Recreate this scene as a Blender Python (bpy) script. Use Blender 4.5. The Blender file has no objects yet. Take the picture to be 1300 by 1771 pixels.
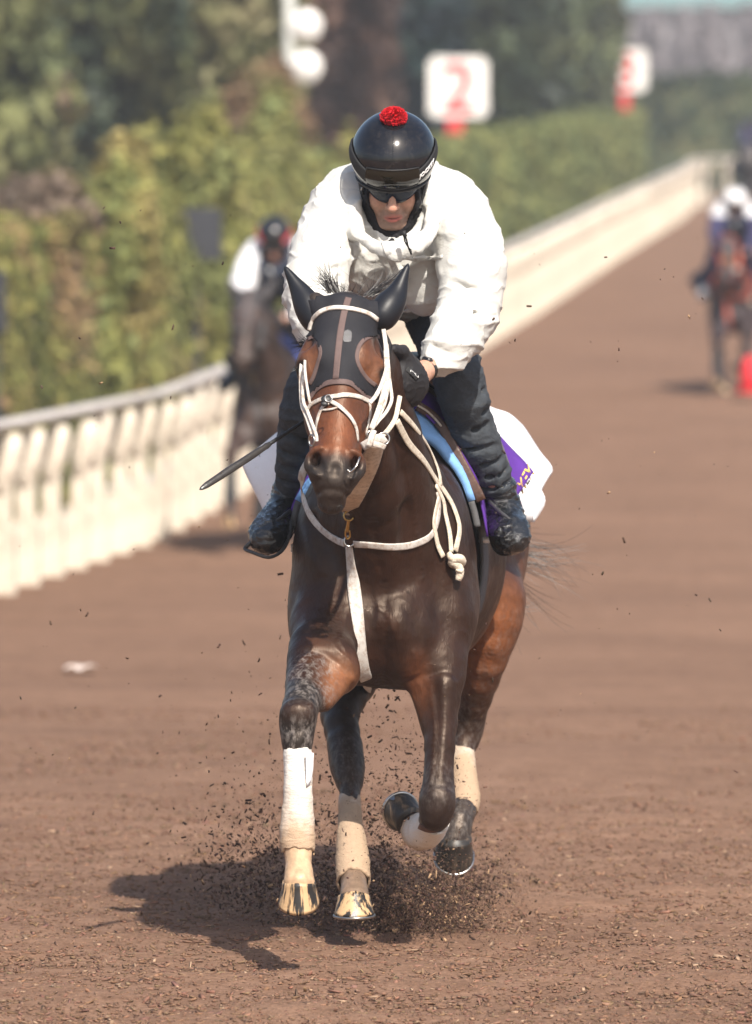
import bpy, bmesh, math, random
import numpy as np
from mathutils import Vector, Matrix, noise
from mathutils.bvhtree import BVHTree

random.seed(7)
RNG = np.random.default_rng(11)
SC = bpy.context.scene
COL = SC.collection

# ------------------------------------------------------------------ camera
F = 13000.0            # focal length in photograph pixels (1300 wide)
CH = 2.58              # camera height over the ground at the near horse
PITCH = math.atan(785.5 / F)
cam_data = bpy.data.cameras.new('camera')
cam = bpy.data.objects.new('camera', cam_data)
COL.objects.link(cam)
cam.location = (0, 0, CH)
cam.rotation_euler = (math.pi / 2 - PITCH, 0, 0)
cam_data.sensor_fit = 'HORIZONTAL'
cam_data.sensor_width = 36.0
cam_data.lens = 360.0
cam_data.clip_start = 0.5
cam_data.clip_end = 3000
cam_data.dof.use_dof = True
cam_data.dof.focus_distance = 21.45
cam_data.dof.aperture_fstop = 5.8
SC.camera = cam

# ------------------------------------------------------------------ light
SUN_EL, SUN_AZ = math.radians(47), math.radians(18)     # azimuth to the right of the camera axis, behind the camera
world = bpy.data.worlds.new('World')
SC.world = world
world.use_nodes = True
wn = world.node_tree
bg = wn.nodes['Background']
sky = wn.nodes.new('ShaderNodeTexSky')
sky.sky_type = 'NISHITA'
sky.sun_disc = False
sky.sun_elevation = SUN_EL
sky.sun_rotation = math.pi - SUN_AZ
sky.dust_density = 3.0
sky.air_density = 1.0
wn.links.new(sky.outputs[0], bg.inputs[0])
bg.inputs[1].default_value = 0.12
sun_data = bpy.data.lights.new('sun', 'SUN')
sun_data.energy = 5.0
sun_data.angle = math.radians(0.6)
sun_data.color = (1.0, 0.93, 0.83)
sun = bpy.data.objects.new('sun', sun_data)
COL.objects.link(sun)
S_DIR = Vector((math.sin(SUN_AZ) * math.cos(SUN_EL), -math.cos(SUN_AZ) * math.cos(SUN_EL), math.sin(SUN_EL)))
sun.rotation_euler = S_DIR.to_track_quat('Z', 'Y').to_euler()
sun.location = (10, 0, 20)
SC.view_settings.view_transform = 'Standard'
SC.view_settings.look = 'None'
SC.view_settings.exposure = 0.52
SC.view_settings.gamma = 1.0

# ------------------------------------------------------------------ measuring helpers
CP, SP = math.cos(PITCH), math.sin(PITCH)
def P(px, py, Y):
    """point of the photograph (px, py) at world depth Y, as a world position"""
    cx = (px - 650.0) / F
    cy = -(py - 885.5) / F
    dy = CP + cy * SP
    dz = -SP + cy * CP
    return np.array([cx / dy * Y, Y, CH + dz / dy * Y])
def PJ(p):
    p = np.asarray(p, float)
    x, y, z = p[..., 0], p[..., 1], p[..., 2] - CH
    d = y * CP - z * SP
    u = y * SP + z * CP
    return 650 + F * x / d, 885.5 - F * u / d
ZK = np.array([-50, 21, 26, 30, 37, 45, 52, 60, 72, 84, 200, 3000.])
ZV = np.array([0, 0, -.10, -.25, -.56, -.90, -1.13, -1.27, -1.25, -1.17, -1.12, -1.1])
def zg(y):
    return float(np.interp(y, ZK, ZV))
# ------------------------------------------------------------------ mesh library
def V(*a): return np.array(a, float)
def unit(v):
    v = np.asarray(v, float); n = np.linalg.norm(v)
    return v / n if n > 1e-12 else v

class SDF:
    """signed distance grid with smooth unions, meshed by surface nets"""
    def __init__(s, lo, hi, h):
        s.lo = np.array(lo, float); s.h = h
        s.n = np.ceil((np.array(hi) - s.lo) / h).astype(int) + 1
        s.ax = [(s.lo[i] + h * np.arange(s.n[i])).astype(np.float32) for i in range(3)]
        s.Fd = np.full(tuple(s.n), 0.5, np.float32)
    def _apply(s, lo, hi, fn, k, mode):
        m = max(k, 0) + 3 * s.h
        a = np.maximum(np.floor((np.array(lo) - m - s.lo) / s.h).astype(int), 0)
        b = np.minimum(np.ceil((np.array(hi) + m - s.lo) / s.h).astype(int) + 1, s.n)
        if np.any(b <= a): return
        X = s.ax[0][a[0]:b[0]][:, None, None]; Y = s.ax[1][a[1]:b[1]][None, :, None]; Z = s.ax[2][a[2]:b[2]][None, None, :]
        d = fn(X, Y, Z)
        sl = (slice(a[0], b[0]), slice(a[1], b[1]), slice(a[2], b[2]))
        f = s.Fd[sl]
        if mode == 'add':
            if k > 0:
                h = np.maximum(k - np.abs(f - d), 0) / k
                s.Fd[sl] = np.minimum(f, d) - h * h * k * 0.25
            else: s.Fd[sl] = np.minimum(f, d)
        elif mode == 'sub':
            d = -d
            if k > 0:
                h = np.maximum(k - np.abs(f - d), 0) / k
                s.Fd[sl] = np.maximum(f, d) + h * h * k * 0.25
            else: s.Fd[sl] = np.maximum(f, d)
    def cone(s, a, b, ra, rb, k=0.02, w=None, f=1.0, mode='add'):
        """tapered capsule; w, f: cross section stretched by f along w"""
        a = np.asarray(a, float); b = np.asarray(b, float)
        R = max(ra, rb) * max(1.0, f)
        lo = np.minimum(a, b) - R; hi = np.maximum(a, b) + R
        if w is not None:
            w = np.asarray(w, float); ab = b - a
            L = np.linalg.norm(ab)
            if L > 1e-6: w = w - ab / L * np.dot(w, ab / L)
            w = unit(w)
        def fn(X, Y, Z):
            x = X - np.float32(a[0]); y = Y - np.float32(a[1]); z = Z - np.float32(a[2])
            ab = b - a
            if w is not None and f != 1.0:
                q = (x * np.float32(w[0]) + y * np.float32(w[1]) + z * np.float32(w[2])) * np.float32(1.0 / f - 1)
                x = x + q * np.float32(w[0]); y = y + q * np.float32(w[1]); z = z + q * np.float32(w[2])
            L2 = float(ab @ ab) + 1e-12
            t = np.clip((x * np.float32(ab[0]) + y * np.float32(ab[1]) + z * np.float32(ab[2])) / np.float32(L2), 0, 1)
            d = np.sqrt((x - t * np.float32(ab[0])) ** 2 + (y - t * np.float32(ab[1])) ** 2 + (z - t * np.float32(ab[2])) ** 2)
            d = d - (np.float32(ra) + t * np.float32(rb - ra))
            return d * np.float32(min(1.0, f)) if f < 1 else d
        s._apply(lo, hi, fn, k, mode)
    def ell(s, c, r, k=0.02, rot=None, mode='add'):
        """ellipsoid; rot = 3 rows of local axes in the world"""
        c = np.asarray(c, float); r = np.asarray(r, float)
        R = np.eye(3) if rot is None else np.asarray(rot, float)
        ext = np.sqrt(((R * r[:, None]) ** 2).sum(0))
        def fn(X, Y, Z):
            x = X - np.float32(c[0]); y = Y - np.float32(c[1]); z = Z - np.float32(c[2])
            k0 = 0; k1 = 0
            for i in range(3):
                q = (x * np.float32(R[i, 0]) + y * np.float32(R[i, 1]) + z * np.float32(R[i, 2])) / np.float32(r[i])
                k0 = k0 + q * q; k1 = k1 + (q / np.float32(r[i])) ** 2
            k0 = np.sqrt(k0); k1 = np.sqrt(k1)
            return k0 * (k0 - 1) / np.maximum(k1, 1e-6)
        s._apply(c - ext, c + ext, fn, k, mode)
    def tube(s, pts, rad, k=0.02, w=None, f=1.0, sub=3, ki=0.006, mode='add'):
        pts = np.asarray(pts, float); rad = np.asarray(rad, float)
        p = catmull(pts, sub); r = catmull(rad[:, None], sub)[:, 0]
        for i in range(len(p) - 1):
            kk = k if i == 0 else max(ki, k * .5 if mode == 'add' else ki)
            s.cone(p[i], p[i + 1], r[i], r[i + 1], kk if mode == 'add' else k, w, f, mode)
    def mesh(s, smooth=1):
        f = s.Fd; n = s.n
        sg = f < 0
        act = np.zeros(tuple(n - 1), bool)
        any_ = np.zeros_like(act); all_ = np.ones_like(act)
        for dx in (0, 1):
            for dy in (0, 1):
                for dz in (0, 1):
                    q = sg[dx:n[0] - 1 + dx, dy:n[1] - 1 + dy, dz:n[2] - 1 + dz]
                    any_ |= q; all_ &= q
        act = any_ & ~all_
        idx = np.argwhere(act)
        vid = np.full(act.shape, -1, np.int32)
        vid[tuple(idx.T)] = np.arange(len(idx))
        acc = np.zeros((len(idx), 3)); cnt = np.zeros(len(idx))
        C = [(i, j, k) for i in (0, 1) for j in (0, 1) for k in (0, 1)]
        val = {c: f[idx[:, 0] + c[0], idx[:, 1] + c[1], idx[:, 2] + c[2]].astype(float) for c in C}
        for c in C:
            for a in range(3):
                if c[a] == 0:
                    c2 = list(c); c2[a] = 1; c2 = tuple(c2)
                    va, vb = val[c], val[c2]
                    m = (va < 0) != (vb < 0)
                    t = np.where(m, va / np.where(m, va - vb, 1), 0)
                    pt = np.tile(np.array(c, float), (len(idx), 1)); pt[:, a] = t
                    acc[m] += pt[m]; cnt[m] += 1
        v = s.lo + (idx + acc / cnt[:, None]) * s.h
        quads = []
        for a in range(3):
            b, c = (a + 1) % 3, (a + 2) % 3
            sl0 = [slice(None)] * 3; sl1 = [slice(None)] * 3
            sl0[a] = slice(0, n[a] - 1); sl1[a] = slice(1, n[a])
            s0, s1 = sg[tuple(sl0)], sg[tuple(sl1)]
            e = np.argwhere(s0 != s1)
            e = e[(e[:, b] > 0) & (e[:, c] > 0) & (e[:, b] < n[b] - 1) & (e[:, c] < n[c] - 1)]
            if not len(e): continue
            flip = s0[tuple(e.T)]
            def g(db, dc):
                q = e.copy(); q[:, b] -= db; q[:, c] -= dc
                return vid[tuple(q.T)]
            q = np.stack([g(1, 1), g(0, 1), g(0, 0), g(1, 0)], 1)
            q[~flip] = q[~flip][:, ::-1]
            quads.append(q)
        q = np.concatenate(quads)
        q = q[(q >= 0).all(1)]
        for _ in range(smooth):
            e = np.concatenate([q[:, [0, 1]], q[:, [1, 2]], q[:, [2, 3]], q[:, [3, 0]]])
            sm = np.zeros_like(v); ct = np.zeros(len(v))
            for ii in range(3):
                sm[:, ii] = np.bincount(e[:, 0], v[e[:, 1], ii], len(v)) + np.bincount(e[:, 1], v[e[:, 0], ii], len(v))
            ct = np.bincount(e[:, 0], minlength=len(v)) + np.bincount(e[:, 1], minlength=len(v))
            v = v * .4 + .6 * sm / np.maximum(ct, 1)[:, None]
        return v, q

def catmull(p, sub):
    p = np.asarray(p, float)
    if sub <= 1 or len(p) < 3: return p if len(p) > 2 or sub <= 1 else np.array([p[0] + (p[1] - p[0]) * t for t in np.linspace(0, 1, sub + 1)])
    q = np.vstack([2 * p[0] - p[1], p, 2 * p[-1] - p[-2]])
    out = []
    for i in range(len(p) - 1):
        a, b, c, d = q[i:i + 4]
        for t in np.arange(sub) / sub:
            out.append(.5 * (2 * b + (c - a) * t + (2 * a - 5 * b + 4 * c - d) * t * t + (3 * b - a - 3 * c + d) * t ** 3))
    out.append(p[-1])
    return np.array(out)

def mesh_from(name, v, faces, smooth=True):
    me = bpy.data.meshes.new(name)
    v = np.asarray(v, float)
    if isinstance(faces, np.ndarray):
        n, m = faces.shape
        me.vertices.add(len(v)); me.vertices.foreach_set('co', v.astype(np.float32).ravel())
        me.loops.add(n * m); me.loops.foreach_set('vertex_index', faces.astype(np.int32).ravel())
        me.polygons.add(n); me.polygons.foreach_set('loop_start', np.arange(0, n * m, m, dtype=np.int32))
        me.update(calc_edges=True)
    else:
        me.from_pydata([tuple(x) for x in v], [], [tuple(int(i) for i in f) for f in faces])
    if smooth: me.polygons.foreach_set('use_smooth', [True] * len(me.polygons))
    me.update()
    return me

def tag(o, label=None, cat=None, group=None, kind=None):
    if label: o['label'] = label
    if cat: o['category'] = cat
    if group: o['group'] = group
    if kind: o['kind'] = kind
    return o
def obj(name, me, mat=None, parent=None):
    o = bpy.data.objects.new(name, me)
    COL.objects.link(o)
    if mat is not None:
        for m in (mat if isinstance(mat, (list, tuple)) else [mat]): me.materials.append(m)
    if parent is not None:
        o.parent = parent
        o.matrix_parent_inverse = Matrix.Identity(4)
        pl = Vector((0, 0, 0)); q = parent
        while q is not None: pl += q.location; q = q.parent
        if pl.length > 0: o.location = -pl
    return o
def recentre(o, p):
    """put a mesh object's origin at p (its base) without moving the mesh"""
    p = Vector(p); o.data.transform(Matrix.Translation(-p)); o.location = o.location + p
def empty(name, loc):
    o = bpy.data.objects.new(name, None); COL.objects.link(o); o.location = loc
    o.empty_display_size = .2
    return o
def copy_tree(o, parent=None, mats=None):
    c = o.copy(); COL.objects.link(c)
    if parent is not None: c.parent = parent
    for ch in list(o.children): copy_tree(ch, c)
    return c

def vcol(me, name, cols):
    at = me.color_attributes.new(name, 'FLOAT_COLOR', 'POINT')
    c = np.ones((len(me.vertices), 4), np.float32); c[:, :cols.shape[1]] = cols
    at.data.foreach_set('color', c.ravel())

class MB:
    """collects simple shapes into one mesh"""
    def __init__(s): s.v = []; s.f = []; s.m = []; s.cur = 0
    def add(s, v, f):
        o = len(s.v)
        s.v += [tuple(map(float, x)) for x in v]; s.f += [tuple(int(i) + o for i in q) for q in f]
        s.m += [s.cur] * len(f); return s
    def box(s, c, size, R=None):
        c = np.asarray(c, float); h = np.asarray(size, float) / 2
        v = np.array([[x, y, z] for x in (-1, 1) for y in (-1, 1) for z in (-1, 1)], float) * h
        if R is not None: v = v @ np.asarray(R)
        return s.add(v + c, [(0, 1, 3, 2), (4, 6, 7, 5), (0, 4, 5, 1), (2, 3, 7, 6), (0, 2, 6, 4), (1, 5, 7, 3)])
    def sweep(s, pts, rad, n=12, sub=1, w=None, f=1.0, cap=True, noise_=0, closed=False):
        p = catmull(pts, sub)
        r = np.asarray(rad, float) if np.ndim(rad) else np.full(len(pts), float(rad))
        r = catmull(r[:, None], sub)[:, 0] if sub > 1 else r
        T = np.gradient(p, axis=0)
        if closed: T = np.roll(p, -1, 0) - np.roll(p, 1, 0)
        u = np.asarray(w, float) if w is not None else (V(0, 0, 1) if abs(unit(T[0])[2]) < .9 else V(1, 0, 0))
        vs = []
        for i in range(len(p)):
            t = unit(T[i]); u = unit(u - t * np.dot(u, t)); b = np.cross(t, u)
            for j in range(n):
                a = 2 * math.pi * j / n
                rr = r[i] * (1 + noise_ * (random.random() - .5))
                vs.append(p[i] + u * math.cos(a) * rr * f + b * math.sin(a) * rr)
        fs = []
        m = len(p)
        for i in range(m if closed else m - 1):
            for j in range(n):
                k = (j + 1) % n; i2 = (i + 1) % m
                fs.append((i * n + j, i * n + k, i2 * n + k, i2 * n + j))
        if cap and not closed:
            fs.append(tuple(range(n))[::-1]); fs.append(tuple((m - 1) * n + j for j in range(n)))
        return s.add(vs, fs)
    def build(s, name, mat=None, parent=None, smooth=True, bevel=0):
        me = mesh_from(name, s.v, s.f, smooth)
        if mat is None: mat = []
        o = obj(name, me, mat, parent)
        if any(s.m): me.polygons.foreach_set('material_index', s.m)
        # outward normals
        bm = bmesh.new(); bm.from_mesh(me); bmesh.ops.recalc_face_normals(bm, faces=bm.faces)
        if bevel: bmesh.ops.bevel(bm, geom=list(bm.edges), offset=bevel, segments=2, affect='EDGES', clamp_overlap=True)
        bm.to_mesh(me); bm.free()
        if smooth: me.polygons.foreach_set('use_smooth', [True] * len(me.polygons))
        return o

def solid_sheet(rows, th, name, mat, parent, sub=4, wob=0.0, seed=0, colfn=None):
    """a cloth: rows = lists of 3D points (same count), smoothly interpolated, with thickness th"""
    rows = [catmull(r, sub) for r in rows]
    g = np.array(rows)                       # r, c, 3
    g = np.array([catmull(g[:, j], sub) for j in range(g.shape[1])])   # c, r, 3
    nc, nr = g.shape[:2]
    if wob:
        for i in range(nc):
            for j in range(nr):
                p = Vector(g[i, j]) * 7 + Vector((seed, 0, 0))
                g[i, j] += np.array(noise.noise_vector(p)) * wob
    du = np.gradient(g, axis=0); dv = np.gradient(g, axis=1)
    N = np.cross(du, dv); N /= np.linalg.norm(N, axis=2, keepdims=True) + 1e-9
    a = g + N * th / 2; b = g - N * th / 2
    vs = np.concatenate([a.reshape(-1, 3), b.reshape(-1, 3)]); o = nc * nr
    fs = []
    I = lambda i, j: i * nr + j
    for i in range(nc - 1):
        for j in range(nr - 1):
            fs.append((I(i, j), I(i + 1, j), I(i + 1, j + 1), I(i, j + 1)))
            fs.append((o + I(i, j), o + I(i, j + 1), o + I(i + 1, j + 1), o + I(i + 1, j)))
    for i in range(nc - 1):
        fs.append((I(i, 0), o + I(i, 0), o + I(i + 1, 0), I(i + 1, 0)))
        fs.append((I(i, nr - 1), I(i + 1, nr - 1), o + I(i + 1, nr - 1), o + I(i, nr - 1)))
    for j in range(nr - 1):
        fs.append((I(0, j), I(0, j + 1), o + I(0, j + 1), o + I(0, j)))
        fs.append((I(nc - 1, j), o + I(nc - 1, j), o + I(nc - 1, j + 1), I(nc - 1, j + 1)))
    ob = obj(name, mesh_from(name, vs, fs), mat, parent)
    return ob, g, N

CAMP = V(0, 0, CH)
def bvh_of(v, q):
    return BVHTree.FromPolygons([tuple(x) for x in v], [tuple(int(i) for i in f) for f in q])
def shoot(bvh, px, py):
    d = Vector(P(px, py, 20.0) - CAMP).normalized()
    hit = bvh.ray_cast(Vector(CAMP), d)
    return (np.array(hit[0]), np.array(hit[1])) if hit[0] is not None else (None, None)

def ribbon_mb(mb, pts, nrm, width, th, closed=False):
    """flat strap along pts lying with its face along nrm, rounded corners"""
    pts = np.asarray(pts, float); m = len(pts)
    T = np.gradient(pts, axis=0)
    if closed: T = np.roll(pts, -1, 0) - np.roll(pts, 1, 0)
    wd = np.asarray(width, float) if np.ndim(width) else np.full(m, float(width))
    prof = [(-.5, 0), (-.47, .8), (-.3, 1), (.3, 1), (.47, .8), (.5, 0), (.45, -.3), (-.45, -.3)]
    vs = []; k = len(prof)
    for i in range(m):
        t = unit(T[i]); n = unit(nrm[i] - t * np.dot(nrm[i], t)); b = np.cross(t, n)
        for (x, y) in prof: vs.append(pts[i] + b * x * wd[i] + n * y * th)
    fs = []
    for i in range(m if closed else m - 1):
        for j in range(k):
            a, c = j, (j + 1) % k; i2 = (i + 1) % m
            fs.append((i * k + a, i * k + c, i2 * k + c, i2 * k + a))
    if not closed: fs.append(tuple(range(k))); fs.append(tuple((m - 1) * k + j for j in range(k))[::-1])
    mb.add(vs, fs)

def strap(mb, bvh, pix, width, th=0.003, lift=0.001, sub=6, depth=None, smooth=3):
    """strap laid on a surface along photograph points; a point may carry its own depth (off the surface)"""
    arr = []
    for p in pix: arr.append((p[0], p[1], p[2] if len(p) > 2 and p[2] else np.nan))
    arr = np.array(arr, float)
    xy = catmull(arr[:, :2], sub)
    n = len(xy)
    fixed = [np.nan] * n
    for i, a in enumerate(arr): fixed[i * sub if i < len(arr) - 1 else n - 1] = a[2]
    pos, nor, ok = [], [], []
    dd = arr[:, 2]
    for i, (x, y) in enumerate(xy):
        seg = min(i // sub, len(arr) - 2); t = i / sub - seg
        d0, d1 = dd[seg], dd[seg + 1]
        h, nn = shoot(bvh, x, y)
        if not np.isnan(d0) and not np.isnan(d1):
            q = P(x, y, d0 + (d1 - d0) * t); h = q; nn = unit(CAMP - q)
        elif h is None:
            pos.append(None); nor.append(None); continue
        pos.append(h + nn * lift); nor.append(nn)
    good = [i for i in range(n) if pos[i] is not None]
    if len(good) < 2: return None
    # points off the surface take the depth of the nearest good one
    for i in range(n):
        if pos[i] is None:
            j = min(good, key=lambda g: abs(g - i))
            pos[i] = P(xy[i][0], xy[i][1], pos[j][1] + .004); nor[i] = nor[j]
    pos = np.array(pos); nor = np.array(nor)
    for _ in range(smooth):
        pos[1:-1, 1] = .5 * pos[1:-1, 1] + .25 * (pos[:-2, 1] + pos[2:, 1])
        nor[1:-1] = .5 * nor[1:-1] + .25 * (nor[:-2] + nor[2:])
    pr = []
    for i in range(n):      # keep the photograph line after smoothing in depth
        pr.append(P(xy[i][0], xy[i][1], pos[i][1] - .001))
    ribbon_mb(mb, pr, nor, width if not np.ndim(width) else np.interp(np.arange(n) / sub, np.arange(len(width)), width), th)
    return np.array(pr), nor

# ------------------------------------------------------------------ materials
class NT:
    def __init__(s, name):
        s.m = bpy.data.materials.new(name); s.m.use_nodes = True
        s.t = s.m.node_tree; s.t.nodes.clear()
        s.out = s.t.nodes.new('ShaderNodeOutputMaterial')
        s.b = s.t.nodes.new('ShaderNodeBsdfPrincipled')
        s.t.links.new(s.b.outputs[0], s.out.inputs[0])
    def n(s, typ, **kw):
        nd = s.t.nodes.new(typ)
        for k, v in kw.items():
            if hasattr(nd, k): setattr(nd, k, v)
        return nd
    def l(s, a, b): s.t.links.new(a, b)
    def set(s, **kw):
        for k, v in kw.items():
            k = k.replace('_', ' ')
            i = s.b.inputs[k]
            if isinstance(v, (tuple, list)) and len(v) == 3 and i.type == 'RGBA': v = (*v, 1)
            i.default_value = v
    def coord(s, kind='Object', scale=(1, 1, 1)):
        tc = s.n('ShaderNodeTexCoord'); mp = s.n('ShaderNodeMapping')
        mp.inputs['Scale'].default_value = scale
        s.l(tc.outputs[kind], mp.inputs[0]); return mp.outputs[0]
    def noise(s, vec, scale=5, detail=4, rough=.55, dist=0):
        nd = s.n('ShaderNodeTexNoise'); s.l(vec, nd.inputs['Vector'])
        nd.inputs['Scale'].default_value = scale; nd.inputs['Detail'].default_value = detail
        nd.inputs['Roughness'].default_value = rough; nd.inputs['Distortion'].default_value = dist
        return nd.outputs['Fac']
    def ramp(s, fac, stops):
        nd = s.n('ShaderNodeValToRGB'); s.l(fac, nd.inputs[0])
        e = nd.color_ramp.elements
        while len(e) < len(stops): e.new(0.5)
        for i, (p, c) in enumerate(stops):
            e[i].position = p; e[i].color = (*c, 1) if len(c) == 3 else c
        return nd.outputs[0]
    def mix(s, a, b, fac, mode='MIX'):
        nd = s.n('ShaderNodeMix', data_type='RGBA', blend_type=mode)
        for x, i in ((fac, 0), (a, 6), (b, 7)):
            if hasattr(x, 'is_linked') or hasattr(x, 'links'): s.l(x, nd.inputs[i])
            else: nd.inputs[i].default_value = x if not isinstance(x, tuple) else (*x, 1)
        return nd.outputs[2]
    def math(s, op, a, b=0.5):
        nd = s.n('ShaderNodeMath', operation=op)
        for x, i in ((a, 0), (b, 1)):
            if hasattr(x, 'links'): s.l(x, nd.inputs[i])
            else: nd.inputs[i].default_value = x
        return nd.outputs[0]
    def bump(s, h, strength=.3, dist=.01, prev=None):
        nd = s.n('ShaderNodeBump'); nd.inputs['Strength'].default_value = strength
        nd.inputs['Distance'].default_value = dist
        s.l(h, nd.inputs['Height'])
        if prev is not None: s.l(prev, nd.inputs['Normal'])
        s.l(nd.outputs[0], s.b.inputs['Normal']); return nd.outputs[0]
    def color(s, out): s.l(out, s.b.inputs['Base Color'])

def mat_simple(name, col, rough=.6, var=.18, scale=20, bump=.15, bdist=.004, metallic=0, spec=.5, detail=5, coat=0, dirt=None, dirt_amt=.5, dscale=14, sheen=0):
    m = NT(name)
    v = m.coord()
    nz = m.noise(v, scale, detail)
    c1 = tuple(max(0, x * (1 - var)) for x in col); c2 = tuple(min(1, x * (1 + var)) for x in col)
    out = m.ramp(nz, [(.3, c1), (.7, c2)])
    if dirt:
        dn = m.noise(v, dscale, 8, .7)
        fac = m.ramp(dn, [(.47, (0, 0, 0)), (.66, (dirt_amt,) * 3)])
        out = m.mix(out, tuple(dirt), fac)
    m.color(out)
    m.set(Roughness=rough, Metallic=metallic, Specular_IOR_Level=spec, Coat_Weight=coat, Sheen_Weight=sheen)
    if bump: m.bump(m.noise(v, scale * 4, 4), bump, bdist)
    return m.m
MAT = {}
# ------------------------------------------------------------------ ground (one sheet to the horizon)
def mat_track():
    m = NT('wood_chip_track')
    v = m.coord()
    big = m.noise(v, .6, 5, .6); mid = m.noise(v, 7, 6, .7); fine = m.noise(v, 55, 6, .75)
    c = m.ramp(mid, [(.30, (.156, .088, .056)), (.5, (.203, .118, .077)), (.72, (.252, .152, .103))])
    c = m.mix(c, m.ramp(fine, [(.32, (.58, .55, .53)), (.5, (1, 1, 1)), (.66, (1.3, 1.3, 1.28))]), 1.0, 'MULTIPLY')
    c = m.mix(c, m.ramp(big, [(.3, (.88, .87, .86)), (.7, (1.10, 1.1, 1.1))]), 1.0, 'MULTIPLY')
    band = m.ramp(m.noise(m.coord('Object', (.18, 1.1, 1)), 1.0, 5, .62, .4), [(.50, (1, 1, 1)), (.60, (.88, .87, .88)), (.68, (1, 1, 1))])  # dark streaks across the track: cast shadow bands painted into the ground colour
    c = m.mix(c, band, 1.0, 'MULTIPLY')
    m.color(c); m.set(Roughness=.95, Specular_IOR_Level=.15)
    b = m.bump(m.noise(v, 22, 6, .8), .55, .02)
    m.bump(fine, .5, .006, b)
    return m.m
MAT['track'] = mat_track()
def ground():
    ys = np.concatenate([np.arange(-20, 18, 2.), np.arange(18, 27, .04), np.arange(27, 60, .3), np.arange(60, 220, 2.), [240, 300, 400, 600, 1000, 1500]])
    xs = np.concatenate([[-400, -150, -60, -30, -15, -8, -5], np.arange(-3, 3, .05), [3, 5, 8, 15, 30, 60, 150, 400]])
    v = []
    for y in ys:
        for x in xs:
            z = zg(y)
            if 18 <= y < 27 and -3 <= x < 3:
                z += noise.fractal(Vector((x * 2.6, y * 2.6, 0)), 1, 2, 5) * .018
            elif y < 90:
                z += noise.noise(Vector((x * .6, y * .35, 3))) * .02
            v.append((x, y, z))
    nx = len(xs); f = []
    for i in range(len(ys) - 1):
        for j in range(nx - 1): f.append((i * nx + j, i * nx + j + 1, (i + 1) * nx + j + 1, (i + 1) * nx + j))
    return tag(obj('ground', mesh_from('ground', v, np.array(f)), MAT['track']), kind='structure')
ground_ob = ground()
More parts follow.
